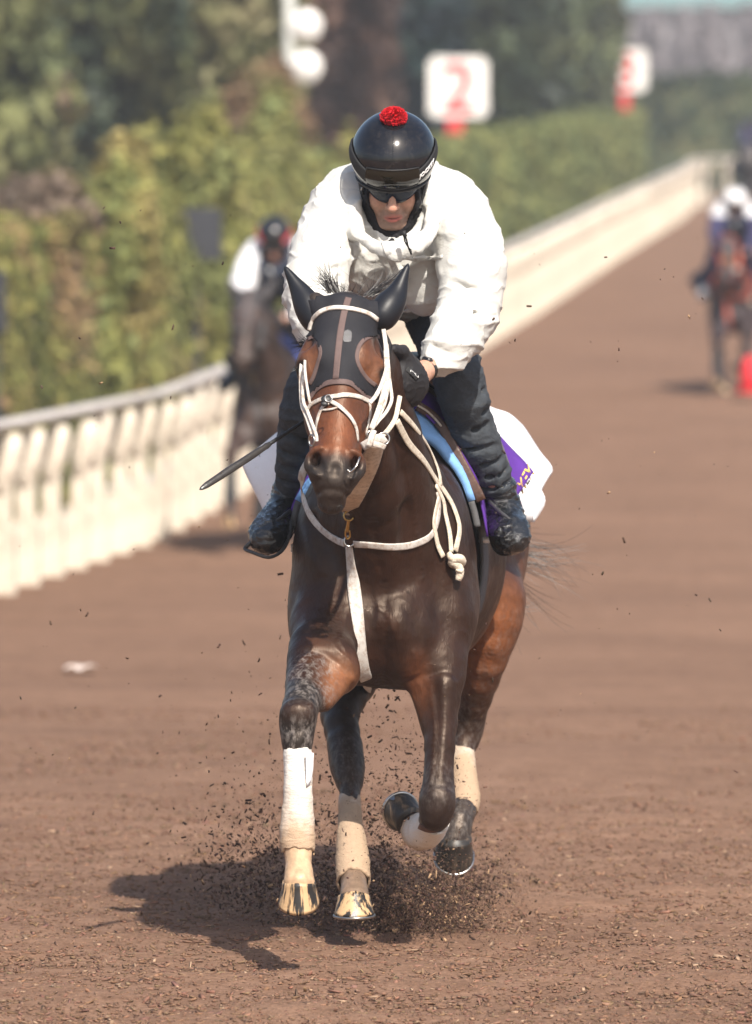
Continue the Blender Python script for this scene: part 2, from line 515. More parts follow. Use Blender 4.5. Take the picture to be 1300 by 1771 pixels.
# ------------------------------------------------------------------ the galloping horse
def head_frame(O, M):
    O = np.asarray(O); M = np.asarray(M)
    a = unit(M - O); L = np.linalg.norm(M - O)
    return O, a, L
def horse_field(h, J=None, ears=False):
    """J: function mapping (px, py, depth) to the world"""
    J = J or P
    S = SDF((-.36, 20.75, .05), (.62, 24.25, 2.22), h)
    # trunk
    z = (0, 0, 1)
    S.cone(J(667, 980, 22.15), J(722, 960, 22.9), .245, .24, 0.0, z, 1.42)
    S.cone(J(722, 960, 22.9), J(752, 905, 23.35), .24, .22, .12, z, 1.25)
    S.ell(J(690, 800, 22.45), (.13, .42, .15), .14)
    S.cone(J(692, 735, 22.25), J(715, 735, 22.8), .05, .06, .12)
    S.cone(J(715, 740, 22.8), J(755, 700, 23.5), .10, .12, .16)
    S.ell(J(760, 880, 23.5), (.26, .34, .34), .12)
    S.ell(J(775, 850, 23.8), (.2, .2, .3), .1)
    # shoulders and breast
    S.ell(J(562, 985, 21.98), (.095, .2, .27), .10)
    S.ell(J(758, 985, 22.02), (.10, .2, .27), .10)
    S.ell(J(545, 1070, 21.93), (.072, .14, .13), .07)
    S.ell(J(778, 1060, 21.98), (.072, .14, .14), .07)
    S.ell(J(600, 1090, 21.82), (.10, .13, .155), .045)
    S.ell(J(700, 1095, 21.84), (.10, .13, .155), .045)
    S.ell(J(655, 1130, 21.95), (.14, .2, .10), .06)
    S.ell(J(650, 985, 21.86), (.15, .12, .2), .08)
    # breast bone knob and grooves
    S.ell(J(676, 1078, 21.74), (.028, .04, .04), .09)
    # neck
    S.tube([J(612, 575, 21.50), J(628, 650, 21.58), J(645, 745, 21.72), J(655, 835, 21.86), J(658, 925, 22.0)],
           [.078, .092, .112, .145, .205], .05, (0, -.75, .65), 1.35, sub=2, ki=.05)
    S.tube([J(618, 690, 21.40), J(638, 800, 21.56), J(650, 900, 21.72), J(652, 985, 21.80)], [.055, .068, .085, .085], .07, sub=2, ki=.03)
    S.tube([J(700, 790, 21.85), J(735, 880, 21.93), J(752, 960, 21.95)], [.05, .07, .08], .08, sub=2, ki=.04)
    # muscle relief of the breast
    S.cone(J(650, 960, 21.57), J(664, 1130, 21.64), .014, .028, .05, mode='sub')
    S.cone(J(664, 1110, 21.66), J(655, 1195, 21.76), .02, .025, .05, mode='sub')
    S.cone(J(556, 990, 21.70), J(585, 1125, 21.60), .012, .018, .045, mode='sub')
    S.cone(J(752, 1000, 21.74), J(722, 1125, 21.66), .012, .020, .05, mode='sub')
    S.cone(J(700, 880, 21.66), J(712, 1010, 21.72), .006, .01, .05, mode='sub')
    S.cone(J(540, 900, 21.85), J(590, 1010, 21.68), .006, .008, .05, mode='sub')
    S.cone(J(520, 1108, 21.73), J(560, 1115, 21.64), .010, .010, .03, mode='sub')
    S.cone(J(560, 1115, 21.64), J(625, 1180, 21.68), .010, .018, .03, mode='sub')
    S.cone(J(620, 1120, 21.62), J(700, 1175, 21.66), .006, .008, .03, mode='sub')
    S.cone(J(712, 1165, 21.68), J(780, 1140, 21.78), .006, .008, .03, mode='sub')
    # right fore (photo left), reaching forward
    S.cone(J(555, 1085, 21.78), J(562, 1150, 21.58), .095, .082, .05)
    S.ell(J(580, 1150, 21.60), (.060, .09, .085), .035)
    S.tube([J(540, 1120, 21.62), J(532, 1165, 21.52), J(524, 1205, 21.40), J(516, 1238, 21.31), J(514, 1268, 21.285), J(514, 1300, 21.28)],
           [.068, .060, .050, .0505, .044, .036], .03, sub=2, ki=.012)
    S.cone(J(588, 1165, 21.56), J(560, 1215, 21.42), .052, .026, .03)
    S.ell(J(515, 1232, 21.275), (.050, .035, .038), .02)
    S.ell(J(500, 1250, 21.30), (.018, .03, .03), .02)
    S.tube([J(514, 1290, 21.28), J(514, 1400, 21.25), J(515, 1462, 21.22), J(516, 1492, 21.19), J(517, 1525, 21.15)],
           [.034, .031, .040, .034, .045], .015, sub=2, ki=.01)
    # left fore (photo right), folded
    S.cone(J(762, 1080, 21.9), J(756, 1165, 21.84), .088, .078, .05)
    S.tube([J(757, 1150, 21.84), J(760, 1210, 21.80), J(760, 1290, 21.74), J(758, 1345, 21.69), J(756, 1385, 21.66), J(754, 1410, 21.66)],
           [.076, .058, .042, .042, .050, .040], .03, sub=2, ki=.012)
    S.cone(J(716, 1180, 21.80), J(742, 1280, 21.78), .018, .008, .03)
    S.cone(J(772, 1180, 21.76), J(768, 1290, 21.72), .02, .012, .04)
    S.ell(J(756, 1380, 21.64), (.042, .026, .036), .018)
    S.tube([J(752, 1412, 21.67), J(738, 1428, 21.82), J(724, 1432, 21.98), J(708, 1420, 22.05)],
           [.040, .034, .038, .034], .02, sub=2, ki=.01)
    # right hind (photo left)
    S.cone(J(660, 1000, 23.3), J(632, 1110, 23.02), .17, .115, .08)
    S.tube([J(628, 1100, 23.0), J(603, 1180, 22.76), J(588, 1235, 22.60), J(596, 1290, 22.47), J(601, 1330, 22.41), J(605, 1370, 22.34)],
           [.105, .074, .053, .048, .047, .029], .04, (0, 1, .4), 1.15, sub=2, ki=.014)
    S.tube([J(605, 1370, 22.34), J(607, 1440, 22.19), J(610, 1505, 22.05), J(612, 1530, 21.97), J(612, 1552, 21.92)],
           [.028, .029, .040, .036, .044], .015, sub=2, ki=.01)
    # left hind (photo right)
    S.cone(J(825, 930, 23.5), J(848, 1060, 23.2), .15, .093, .09)
    S.tube([J(850, 1040, 23.22), J(845, 1105, 23.2), J(829, 1170, 23.25), J(812, 1235, 23.33), J(805, 1270, 23.35), J(801, 1300, 23.3)],
           [.098, .076, .060, .046, .042, .030], .05, (0, 1, .3), 1.25, sub=2, ki=.014)
    S.tube([J(801, 1295, 23.3), J(805, 1350, 23.2), J(804, 1388, 23.1), J(794, 1420, 23.04), J(786, 1452, 23.02)],
           [.029, .030, .038, .038, .046], .015, sub=2, ki=.01)
    # dock
    S.cone(J(800, 760, 23.9), J(835, 830, 24.05), .05, .03, .04)
    # head
    O = J(602, 517, 21.28); M = J(577, 846, 20.98)
    a = unit(M - O); L = np.linalg.norm(M - O)
    w = unit(V(1, .10, 0) - a * np.dot(V(1, .10, 0), a)); n = unit(np.cross(a, w))
    if n[1] > 0: n = -n
    R = np.array([w, a, n])
    H = lambda t, ww, d: O + a * t * L + w * ww + n * d
    S.cone(H(.04, 0, -.06), H(.30, 0, -.075), .070, .085, .03, w, 1.18)
    S.cone(H(.22, 0, -.058), H(.60, 0, -.058), .074, .056, .03, w, 1.15)
    S.cone(H(.55, 0, -.058), H(.86, 0, -.052), .060, .058, .025, w, 1.06)
    S.cone(H(.35, 0, -.004), H(.80, 0, -.010), .012, .014, .05)                      # bridge
    for s_ in (-1, 1):
        S.ell(H(.335, s_ * .098, -.062), (.030, .052, .036), .035, R)                    # orbit
        S.ell(H(.26, s_ * .085, -.085), (.034, .07, .06), .03, R)
        S.ell(H(.40, s_ * .062, -.155), (.036, .125, .088), .04, R)                   # cheek
        S.cone(H(.43, s_ * .090, -.088), H(.62, s_ * .062, -.070), .014, .012, .03)     # facial crest
        S.cone(H(.53, s_ * .072, -.10), H(.75, s_ * .054, -.08), .014, .016, .03)
        S.ell(H(.28, s_ * .052, -.008), (.020, .04, .018), .03, R)                     # forehead plates
        S.ell(H(.205, s_ * .10, -.045), (.016, .03, .02), .03, R, mode='sub')          # hollow over the eye
        S.ell(H(.355, s_ * .128, -.052), (.016, .024, .022), .012, R, mode='sub')
        S.ell(H(.355, s_ * .110, -.056), (.018, .022, .022), .004, R)                    # eyeball
        S.cone(H(.315, s_ * .118, -.036), H(.335, s_ * .128, -.056), .007, .007, .012)
        S.cone(H(.03, s_ * .072, -.05), H(-.02, s_ * .09, -.055), .030, .026, .02)
        if ears: S.tube([H(-.01, s_ * .085, -.055), H(-.10, s_ * .115, -.05), H(-.22, s_ * .152, -.055), H(-.26, s_ * .162, -.058)],
               [.026, .024, .010, .004], .015, sub=2)
    S.cone(H(.40, 0, -.16), H(.80, 0, -.115), .06, .045, .04)                        # under jaw
    # muzzle
    S.ell(H(.895, 0, -.052), (.060, .070, .062), .03, R)
    S.ell(H(.975, 0, -.060), (.046, .030, .040), .02, R)
    S.ell(H(1.005, 0, -.085), (.040, .030, .036), .012, R)
    for s_ in (-1, 1):
        S.ell(H(.868, s_ * .052, -.032), (.024, .046, .034), .015, R)
        S.tube([H(.815, s_ * .034, -.004), H(.818, s_ * .062, -.012), H(.86, s_ * .078, -.026), H(.905, s_ * .066, -.026), H(.93, s_ * .045, -.014)],
               [.008, .012, .011, .009, .007], .01, sub=2, ki=.004)
        S.tube([H(.835, s_ * .060, -.006), H(.865, s_ * .054, .004), H(.905, s_ * .040, .006)], [.0125, .0140, .009], .008, sub=2, mode='sub')
        S.cone(H(.845, s_ * .060, -.01), H(.87, s_ * .045, -.035), .015, .010, .006, mode='sub')
        S.tube([H(.80, s_ * .040, .010), H(.805, s_ * .062, -.002), H(.845, s_ * .076, -.020), H(.90, s_ * .065, -.018), H(.935, s_ * .046, -.002)],
               [.007, .009, .009, .007, .006], .008, sub=3, ki=.004)
    S.tube([H(.985, -.046, -.068), H(.992, -.03, -.024), H(.994, 0, -.012), H(.992, .03, -.024), H(.985, .046, -.068), H(.95, .058, -.10)],
           [.003] * 6, .012, sub=2, mode='sub')
    S.cone(H(.93, 0, .012), H(.90, 0, .012), .006, .004, .02, mode='sub')
    return S, (O, a, w, n, L)

def coat_colour(v, J, HF, dark=(.0175, .0072, .0042), mid=(.085, .030, .012), black=(.010, .009, .009)):
    O, a, w, n, L = HF
    N = len(v)
    c = np.tile(np.array(dark), (N, 1))
    def blob(p, r, col, k=1.0, sq=(1, 1, 1)):
        d = np.sqrt((((v - p) / (np.array(r) * np.array(sq))) ** 2).sum(1))
        f = np.clip(1.25 - d, 0, 1)[:, None]; f = f * f * (3 - 2 * f) * k
        c[:] = c * (1 - f) + np.array(col) * f
    tan = (.17, .070, .030); tan2 = (.088, .034, .016)
    blob(J(860, 1080, 23.3), (.20, .45, .34), tan2, 1)
    blob(J(840, 1100, 23.1), (.16, .3, .2), (.15, .056, .022), .8)
    blob(J(590, 1185, 21.5), (.09, .2, .095), tan, .95)
    blob(J(545, 1125, 21.5), (.11, .1, .055), tan2, .3)
    blob(J(722, 1190, 21.7), (.05, .2, .12), tan2, .8)
    blob(J(672, 1080, 21.6), (.06, .1, .05), tan2, .6)
    blob(J(665, 1150, 21.6), (.12, .16, .05), (.055, .022, .012), .7)
    blob(J(520, 1080, 21.8), (.05, .2, .2), (.05, .02, .011), .6)
    # points (black legs)
    def leg(p, q, r, k=1.0, col=black):
        p, q = np.array(p), np.array(q); ab = q - p; t = np.clip((v - p) @ ab / (ab @ ab), 0, 1)
        d = np.linalg.norm(v - p - t[:, None] * ab, axis=1) / r
        f = (np.clip(1.3 - d, 0, 1) / .3).clip(0, 1)[:, None] * k
        c[:] = c * (1 - f) + np.array(col) * f
    leg(J(512, 1222, 21.35), J(514, 1300, 21.28), .075, 1)
    leg(J(756, 1395, 21.68), J(754, 1430, 21.7), .09, .8, (.016, .011, .010))
    leg(J(585, 1225, 22.62), J(605, 1370, 22.33), .095, .9, (.022, .015, .012))
    leg(J(806, 1275, 23.3), J(801, 1320, 23.3), .07, .7, (.03, .018, .014))
    leg(J(790, 1420, 23.04), J(780, 1480, 23.0), .09, 1, (.022, .018, .017))
    leg(J(515, 1490, 21.19), J(517, 1530, 21.1), .07, 1, (.42, .30, .19))
    leg(J(612, 1530, 21.97), J(612, 1552, 21.92), .08, 1, (.19, .135, .095))
    # head
    t = (v - O) @ a / L; ww = (v - O) @ w; dn = (v - O) @ n
    hd = (t > -.1) & (t < 1.15) & (np.abs(ww) < .16) & (dn > -.27) & (dn < .06) & (v[:, 1] < 21.6)
    tt = t[hd]; wa = np.abs(ww[hd])
    face = np.interp(tt, [0, .28, .36, .5, .7, .80, .845, .88, 1.1], [0, .75, .8, .7, .9, 1.0, .15, 0, 0])
    cf = np.array((.098, .034, .0145)); cb = np.array((.016, .014, .0135))
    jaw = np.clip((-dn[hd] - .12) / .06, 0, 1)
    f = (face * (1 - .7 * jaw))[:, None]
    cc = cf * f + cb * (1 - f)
    mid_ = (np.interp(tt, [.55, .7, .8, .84], [0, 1, 1, 0]) * np.clip(1 - wa / .05, 0, 1))[:, None]
    cc = cc * (1 - .45 * mid_) + np.array((.16, .060, .026)) * .45 * mid_
    eye = ((tt > .2) & (tt < .5))
    dd = np.exp(-(((tt - .34) / .10) ** 2 + ((wa - .085) / .04) ** 2))[:, None]
    cc = cc * (1 - .7 * dd) + np.array((.125, .054, .027)) * .7 * dd
    lip = (np.interp(tt, [.93, .97, 1.0, 1.05], [0, .5, 1, .7]))[:, None]
    cc = cc * (1 - lip * .5) + np.array((.030, .022, .018)) * lip * .5
    nd_ = np.exp(-(((tt - .865) * L / .026) ** 2 + ((wa - .053) / .015) ** 2))[:, None]
    cc = cc * (1 - nd_ * .85) + np.array((.004, .003, .003)) * nd_ * .85
    ey = np.exp(-(((tt - .355) * L / .022) ** 2 + ((wa - .118) / .015) ** 2))[:, None].clip(0, 1)
    ey = np.clip(ey * 1.6, 0, 1); cc = cc * (1 - ey) + np.array((.004, .003, .003)) * ey
    c[hd] = cc
    dust = np.full((N, 1), .03)
    def dst(p, q, r, k):
        p, q = np.array(p), np.array(q); ab = q - p; t_ = np.clip((v - p) @ ab / (ab @ ab), 0, 1)
        d = np.linalg.norm(v - p - t_[:, None] * ab, axis=1) / r
        dust[:, 0] = np.maximum(dust[:, 0], k * (np.clip(1.3 - d, 0, 1) / .5).clip(0, 1))
    dst(J(528, 1170, 21.45), J(514, 1300, 21.27), .085, .95); dst(J(756, 1360, 21.66), J(754, 1440, 21.75), .07, .3)
    dst(J(603, 1320, 22.42), J(605, 1380, 22.32), .09, .4); dst(J(785, 1410, 23.04), J(780, 1480, 23.0), .10, .6); dst(J(815, 1240, 23.3), J(801, 1300, 23.3), .09, .5)
    dst(J(860, 1100, 23.2), J(840, 1180, 23.2), .12, .35)
    return np.concatenate([c, dust], 1)

def mat_coat():
    m = NT('horse_coat')
    at = m.n('ShaderNodeVertexColor'); at.layer_name = 'coat'
    v = m.coord()
    n1 = m.noise(v, 6, 5, .6); n2 = m.noise(v, 60, 4, .6)
    g = m.ramp(n1, [(.25, (.68, .68, .68)), (.75, (1.6, 1.45, 1.4))])
    out = m.mix(at.outputs['Color'], g, 1.0, 'MULTIPLY')
    g2 = m.ramp(n2, [(.3, (.82, .82, .82)), (.7, (1.2, 1.2, 1.2))])
    out = m.mix(out, g2, 1.0, 'MULTIPLY')
    # grit and dried sand thrown up on the coat
    sp = m.noise(v, 150, 3, .6)
    mk = m.ramp(sp, [(.70, (0, 0, 0)), (.76, (.6, .6, .6))])
    mk2 = m.ramp(m.noise(v, 9, 5, .6), [(.45, (0, 0, 0)), (.65, (1, 1, 1))])
    mk = m.mix(mk, mk2, 1.0, 'MULTIPLY')
    out = m.mix(out, (.26, .18, .13), mk)
    dn = m.noise(m.coord('Object', (70, 70, 38)), 1.0, 6, .75)
    dk = m.math('MULTIPLY', m.math('MULTIPLY', m.math('SUBTRACT', dn, .46), 4.5), at.outputs['Alpha'])
    cl = m.n('ShaderNodeClamp'); m.l(dk, cl.inputs[0]); cl.inputs[2].default_value = .75
    out = m.mix(out, (.20, .175, .16), cl.outputs[0])
    m.color(out)
    rr = m.ramp(m.noise(v, 11, 4, .6), [(.3, (.35,) * 3), (.7, (.58,) * 3)])
    m.l(rr, m.b.inputs['Roughness'])
    m.set(Specular_IOR_Level=.42, Specular_Tint=(1, .82, .68))
    hv = m.coord('Object', (260, 60, 60))
    h1 = m.noise(hv, 1.0, 3, .6)
    b1 = m.bump(h1, .28, .003)
    veins = m.noise(m.coord('Object', (16, 16, 8)), 1.0, 3, .5, 1.2)
    vr = m.ramp(veins, [(.46, (0, 0, 0)), (.5, (1, 1, 1)), (.54, (0, 0, 0))])
    b2 = m.bump(vr, .12, .004, b1)
    mus = m.noise(v, 7, 3, .5)
    m.bump(mus, .8, .02, b2)
    return m.m
MAT['coat'] = mat_coat()
S_, HF = horse_field(0.0055)
hv, hq = S_.mesh(2)
del S_
def vert_normals(v, q):
    fn_ = np.cross(v[q[:, 2]] - v[q[:, 0]], v[q[:, 3]] - v[q[:, 1]]); N = np.zeros_like(v)
    for j in range(4):
        for i in range(3): N[:, i] += np.bincount(q[:, j], fn_[:, i], len(v))
    return N / (np.linalg.norm(N, axis=1, keepdims=True) + 1e-12)
# veins, tendons and skin creases
bv0 = bvh_of(hv, hq); Nv = vert_normals(hv, hq); disp = np.zeros(len(hv))
for amp, sg, ln in [(.0032, .0055, [(652, 985), (649, 1020), (655, 1052), (650, 1085)]), (.0028, .005, [(655, 1052), (668, 1062), (680, 1090)]),
                    (.003, .005, [(560, 1092), (580, 1120), (606, 1148), (612, 1175)]), (.0026, .005, [(585, 1105), (598, 1128), (606, 1148)]),
                    (.003, .006, [(716, 1128), (722, 1150), (719, 1172), (728, 1190)]), (.0028, .006, [(600, 1050), (596, 1085), (588, 1105)]),
                    (.004, .008, [(766, 1185), (768, 1240), (765, 1300), (762, 1345)]), (.0035, .007, [(744, 1190), (750, 1250), (748, 1320), (744, 1350)]),
                    (.0035, .006, [(528, 1150), (536, 1180), (534, 1205)]), (.003, .005, [(560, 1180), (545, 1200), (538, 1220)]),
                    (.003, .006, [(700, 800), (712, 860), (722, 930), (730, 1000)]), (-.0045, .009, [(535, 1125), (565, 1133), (595, 1160), (606, 1190)]),
                    (-.004, .008, [(706, 1180), (735, 1168), (770, 1160), (790, 1170)]), (-.0045, .009, [(664, 1010), (668, 1080), (664, 1140), (660, 1185)]),
                    (.003, .006, [(870, 1050), (858, 1100), (840, 1160)]), (.003, .005, [(842, 1090), (832, 1140), (822, 1190)]),
                    (-.004, .01, [(640, 860), (648, 920), (655, 980)]), (-.004, .01, [(700, 1050), (720, 1090), (728, 1120)]), (-.004, .01, [(590, 1000), (580, 1050), (584, 1100)]),
                    (-.0035, .008, [(500, 1215), (515, 1212), (530, 1216)]), (-.0035, .008, [(498, 1262), (514, 1266), (530, 1262)]), (-.003, .008, [(735, 1362), (756, 1356), (776, 1362)]),
                    (.0026, .004, [(540, 700), (548, 725), (552, 750)]), (.003, .004, [(634, 700), (628, 725), (620, 748)])]:
    pts = [shoot(bv0, *p)[0] for p in catmull(np.array(ln, float), 8)]
    pts = np.array([p for p in pts if p is not None])
    if len(pts) < 2: continue
    m_ = np.all((hv > pts.min(0) - .04) & (hv < pts.max(0) + .04), 1); ids = np.where(m_)[0]
    d2 = ((hv[ids][:, None] - pts[None]) ** 2).sum(2).min(1)
    disp[ids] += amp * np.exp(-d2 / (2 * sg * sg))
low_ = np.array([noise.noise(Vector(p) * 9) * .0028 + noise.noise(Vector(p) * 22) * .0012 for p in hv]) * (hv[:, 1] > 21.35)
hv = hv + Nv * (disp + low_)[:, None]
horse_me = mesh_from('horse', hv, hq)
vcol(horse_me, 'coat', coat_colour(hv, P, HF))
horse = obj('horse', horse_me, MAT['coat'])
tag(horse, 'dark bay racehorse galloping towards the camera in a black face hood and white bridle', 'horse')
horse_bvh = bvh_of(hv, hq)
HO, HA, HW, HN, HL = HF
def HH(t, w, d): return HO + HA * t * HL + HW * w + HN * d
# ------------------------------------------------------------------ the rider on the near horse
def displace(v, q, fn):
    """move vertices along their normals"""
    fn_ = np.cross(v[q[:, 2]] - v[q[:, 0]], v[q[:, 3]] - v[q[:, 1]])
    N = np.zeros_like(v)
    for j in range(4):
        for i in range(3): N[:, i] += np.bincount(q[:, j], fn_[:, i], len(v))
    N /= np.linalg.norm(N, axis=1, keepdims=True) + 1e-12
    d = np.array([fn(p) for p in v])
    return v + N * d[:, None]
def fold(p, s, amp, st=(1, 1, 1), seed=0, pw=2.5, thr=.0):
    q = Vector((p[0] * s * st[0] + seed, p[1] * s * st[1], p[2] * s * st[2]))
    w_ = noise.noise_vector(q * .6) * .5
    n_ = noise.noise(q + w_)
    return amp * (max(0, 1 - abs(n_) * 2.6)) ** pw
def mat_skin():
    m = NT('skin'); at = m.n('ShaderNodeVertexColor'); at.layer_name = 'skin'
    v = m.coord(); n_ = m.noise(v, 90, 5, .6)
    m.color(m.mix(at.outputs['Color'], m.ramp(n_, [(.3, (.86,) * 3), (.7, (1.12, 1.1, 1.1))]), 1.0, 'MULTIPLY'))
    m.set(Roughness=.48, Subsurface_Weight=.12, Subsurface_Radius=(.01, .004, .002), Subsurface_Scale=.5, Specular_IOR_Level=.45)
    m.bump(m.noise(v, 400, 3), .12, .001); return m.m
def mat_cloth(name, col, rough=.8, weave=900, wb=.15, dirt=None, dirt_amt=.5, dscale=40, var=.08, vscale=9, trans=0, fold_b=0):
    m = NT(name); v = m.coord()
    n_ = m.noise(v, vscale, 6, .65)
    c = m.ramp(n_, [(.3, tuple(x * (1 - var) for x in col)), (.7, tuple(min(1, x * (1 + var)) for x in col))])
    if dirt:
        dn = m.noise(v, dscale, 6, .75); dm = m.noise(v, dscale / 7, 3, .5)
        a = m.ramp(dn, [(.60, (0, 0, 0)), (.70, (dirt_amt,) * 3)])
        b = m.ramp(dm, [(.35, (.15,) * 3), (.65, (1, 1, 1))])
        c = m.mix(c, tuple(dirt), m.mix(a, b, 1.0, 'MULTIPLY'))
    m.color(c); m.set(Roughness=rough, Specular_IOR_Level=.3)
    b = None
    if fold_b:
        vv = m.coord('Object', (1, 1, 1))
        b = m.bump(m.noise(vv, 16, 4, .55, 1.5), fold_b, .02)
        cr = m.ramp(m.noise(m.coord('Object', (1, .7, 1.6)), 8.5, 3, .5, 2.2), [(.455, (0, 0, 0)), (.495, (1, 1, 1)), (.535, (0, 0, 0))])
        b = m.bump(cr, fold_b * .8, .008, b)
    m.bump(m.noise(v, weave, 2), wb, .001, b); return m.m
MAT['skin'] = mat_skin()
MAT['jacket'] = mat_cloth('white_jacket_fabric', (.56, .555, .525), .8, 500, .08, (.35, .27, .2), .25, 60, .03, 5, fold_b=.16)
MAT['jeans'] = mat_cloth('denim', (.044, .051, .060), .85, 1200, .3, (.30, .25, .2), .35, 70, .30, 22, fold_b=.30)
MAT['knit'] = mat_cloth('black_knit', (.012, .011, .013), .8, 800, .4, var=.3, vscale=30, fold_b=.3)
MAT['shell'] = mat_simple('helmet_lacquer', (.006, .0065, .009), .13, .1, 9, .0, coat=.25, spec=.42, dirt=(.12, .1, .08), dirt_amt=.12, dscale=60)
MAT['rubber'] = mat_simple('black_rubber', (.012, .012, .013), .5, .25, 30, .2)
MAT['strapblack'] = mat_simple('black_webbing', (.010, .010, .011), .7, .2, 60, .3)
MAT['glove'] = mat_cloth('glove_fabric', (.017, .016, .018), .65, 500, .25, (.25, .2, .16), .25, 60, .2, 20)
MAT['white'] = mat_simple('white_print', (.8, .8, .8), .5, .03, 20, 0)
MAT['red_wool'] = mat_simple('red_wool', (.62, .012, .025), .9, .35, 120, .3)
MAT['steel'] = mat_simple('stainless_steel', (.45, .44, .42), .3, .1, 40, .1, metallic=1)
MAT['brass'] = mat_simple('brass', (.50, .33, .12), .32, .2, 60, .15, metallic=1)
def mat_boot():
    m = NT('wet_black_leather'); v = m.coord()
    mud = m.ramp(m.noise(v, 80, 8, .75), [(.60, (0, 0, 0)), (.70, (.7, .7, .7))])
    m.color(m.mix((.008, .009, .011), (.25, .18, .12), mud))
    m.set(Roughness=.16, Specular_IOR_Level=.6, Coat_Weight=.5)
    b = m.bump(m.noise(v, 38, 5, .7, 1.0), .7, .010)
    m.bump(m.noise(v, 160, 4, .7), .35, .003, b); return m.m
MAT['boot'] = mat_boot()
def mat_lens(name, col, rough, tint):
    m = NT(name); v = m.coord()
    m.color(m.ramp(m.noise(v, 12, 3), [(.3, col), (.7, tint)]))
    m.set(Roughness=rough, Metallic=.0, Coat_Weight=.15, Specular_IOR_Level=.45); return m.m
MAT['lens_amber'] = mat_lens('amber_mirror_lens', (.006, .006, .005), .07, (.012, .010, .006))
MAT['lens_blue'] = mat_simple('dark_blue_lens', (.004, .008, .020), .10, .5, 12, 0, spec=.22)

# frame of the rider's head
RC = P(680, 266, 21.98)
phi = math.radians(27)
RFX = unit(V(1, .02, 0)); RFF = unit(V(-.02, -math.cos(phi), -math.sin(phi))); RFU = unit(np.cross(RFX, -RFF)) 
if RFU[2] < 0: RFU = -RFU
def RH(x, f, u): return RC + RFX * x + RFF * f + RFU * u
RR = np.array([RFX, RFF, RFU])

def body_field(S, e=0.0):
    """head, neck and limbs of the rider; e inflates"""
    S.ell(RH(0, .0, -.02), (.078 + e, .098 + e, .105 + e), .01, RR)
    S.ell(RH(0, .030, -.125), (.062 + e, .066 + e, .078 + e), .03, RR)
    S.ell(RH(0, .066, -.190), (.030 + e, .026 + e, .026 + e), .03, RR)
    for s_ in (-1, 1):
        S.ell(RH(s_ * .040, .062, -.118), (.030 + e, .026 + e, .036 + e), .025, RR)
        S.cone(RH(s_ * .058, .012, -.15), RH(s_ * .030, .066, -.196), .016 + e, .014 + e, .03)
    S.cone(RH(0, -.03, -.12), P(684, 392, 22.12), .06 + e, .066 + e, .03)
def face_detail(S):
    S.ell(RH(0, .073, -.150), (.036, .028, .034), .02, RR)
    S.cone(RH(0, .094, -.055), RH(0, .124, -.112), .008, .0125, .014)
    S.ell(RH(0, .122, -.116), (.0135, .013, .011), .01, RR)
    for s_ in (-1, 1):
        S.ell(RH(s_ * .0165, .108, -.118), (.0085, .012, .009), .008, RR)
        S.ell(RH(s_ * .008, .118, -.1285), (.0042, .006, .004), .003, RR, mode='sub')
        S.cone(RH(s_ * .022, .104, -.116), RH(s_ * .036, .086, -.150), .0035, .004, .012, mode='sub')
        S.ell(RH(s_ * .033, .080, -.040), (.020, .014, .012), .02, RR, mode='sub')
        S.ell(RH(s_ * .032, .072, -.040), (.0125, .0125, .0105), .006, RR)
        S.cone(RH(s_ * .014, .098, -.018), RH(s_ * .048, .082, -.014), .008, .007, .02)
        S.ell(RH(s_ * .079, -.01, -.06), (.008, .018, .032), .008, RR)
    S.tube([RH(-.026, .088, -.158), RH(-.012, .100, -.152), RH(0, .1015, -.154), RH(.012, .100, -.152), RH(.026, .088, -.158)], [.0035, .0058, .0062, .0058, .0035], .006, sub=2, ki=.004)
    S.tube([RH(-.024, .088, -.162), RH(-.010, .098, -.168), RH(.010, .098, -.168), RH(.024, .088, -.162)], [.004, .0075, .0075, .004], .006, sub=2, ki=.004)
    S.tube([RH(-.027, .094, -.1595), RH(-.01, .106, -.1595), RH(.01, .106, -.1595), RH(.027, .094, -.1595)], [.0022] * 4, .004, sub=2, mode='sub')
    S.cone(RH(-.018, .095, -.180), RH(.018, .095, -.180), .005, .005, .014, mode='sub')
# limbs: (points, radii) shared by body and clothes
ARM_L = ([P(582, 352, 22.12), P(556, 430, 21.99), P(546, 500, 21.90), P(550, 555, 21.80), P(560, 605, 21.70)], [.070, .052, .046, .040, .030])
ARM_R = ([P(782, 352, 22.12), P(806, 420, 22.03), P(812, 490, 21.96), P(804, 546, 21.90), P(772, 602, 21.77), P(736, 640, 21.66), P(722, 650, 21.62)], [.070, .052, .048, .046, .037, .028, .028])
LEG_R = ([P(742, 503, 22.82), P(770, 600, 22.47), P(794, 655, 22.15), P(812, 735, 22.2), P(843, 807, 22.27), P(862, 862, 22.32)], [.066, .054, .044, .036, .030, .028])
LEG_L = ([P(642, 500, 22.82), P(580, 600, 22.42), P(536, 680, 22.12), P(521, 742, 22.16), P(511, 800, 22.22), P(503, 862, 22.28)], [.066, .054, .044, .036, .030, .028])
SB = SDF((-.30, 21.45, 1.28), (.44, 23.02, 2.40), .0038)
body_field(SB); face_detail(SB)
SB.cone(P(682, 405, 22.2), P(706, 482, 22.7), .105, .095, .05, (1, 0, 0), 1.15)
SB.cone(P(600, 350, 22.16), P(765, 350, 22.16), .07, .07, .05)
SB.ell(P(702, 488, 22.88), (.12, .085, .07), .04)
for pts, r in (ARM_L, ARM_R, LEG_R, LEG_L): SB.tube(pts, r, .03, sub=2, ki=.01)
SB.tube([P(862, 862, 22.32), P(866, 885, 22.33), P(884, 920, 22.22)], [.028, .030, .024], .01, sub=1)
SB.tube([P(503, 862, 22.28), P(490, 890, 22.26), P(468, 922, 22.06)], [.028, .030, .024], .01, sub=1)
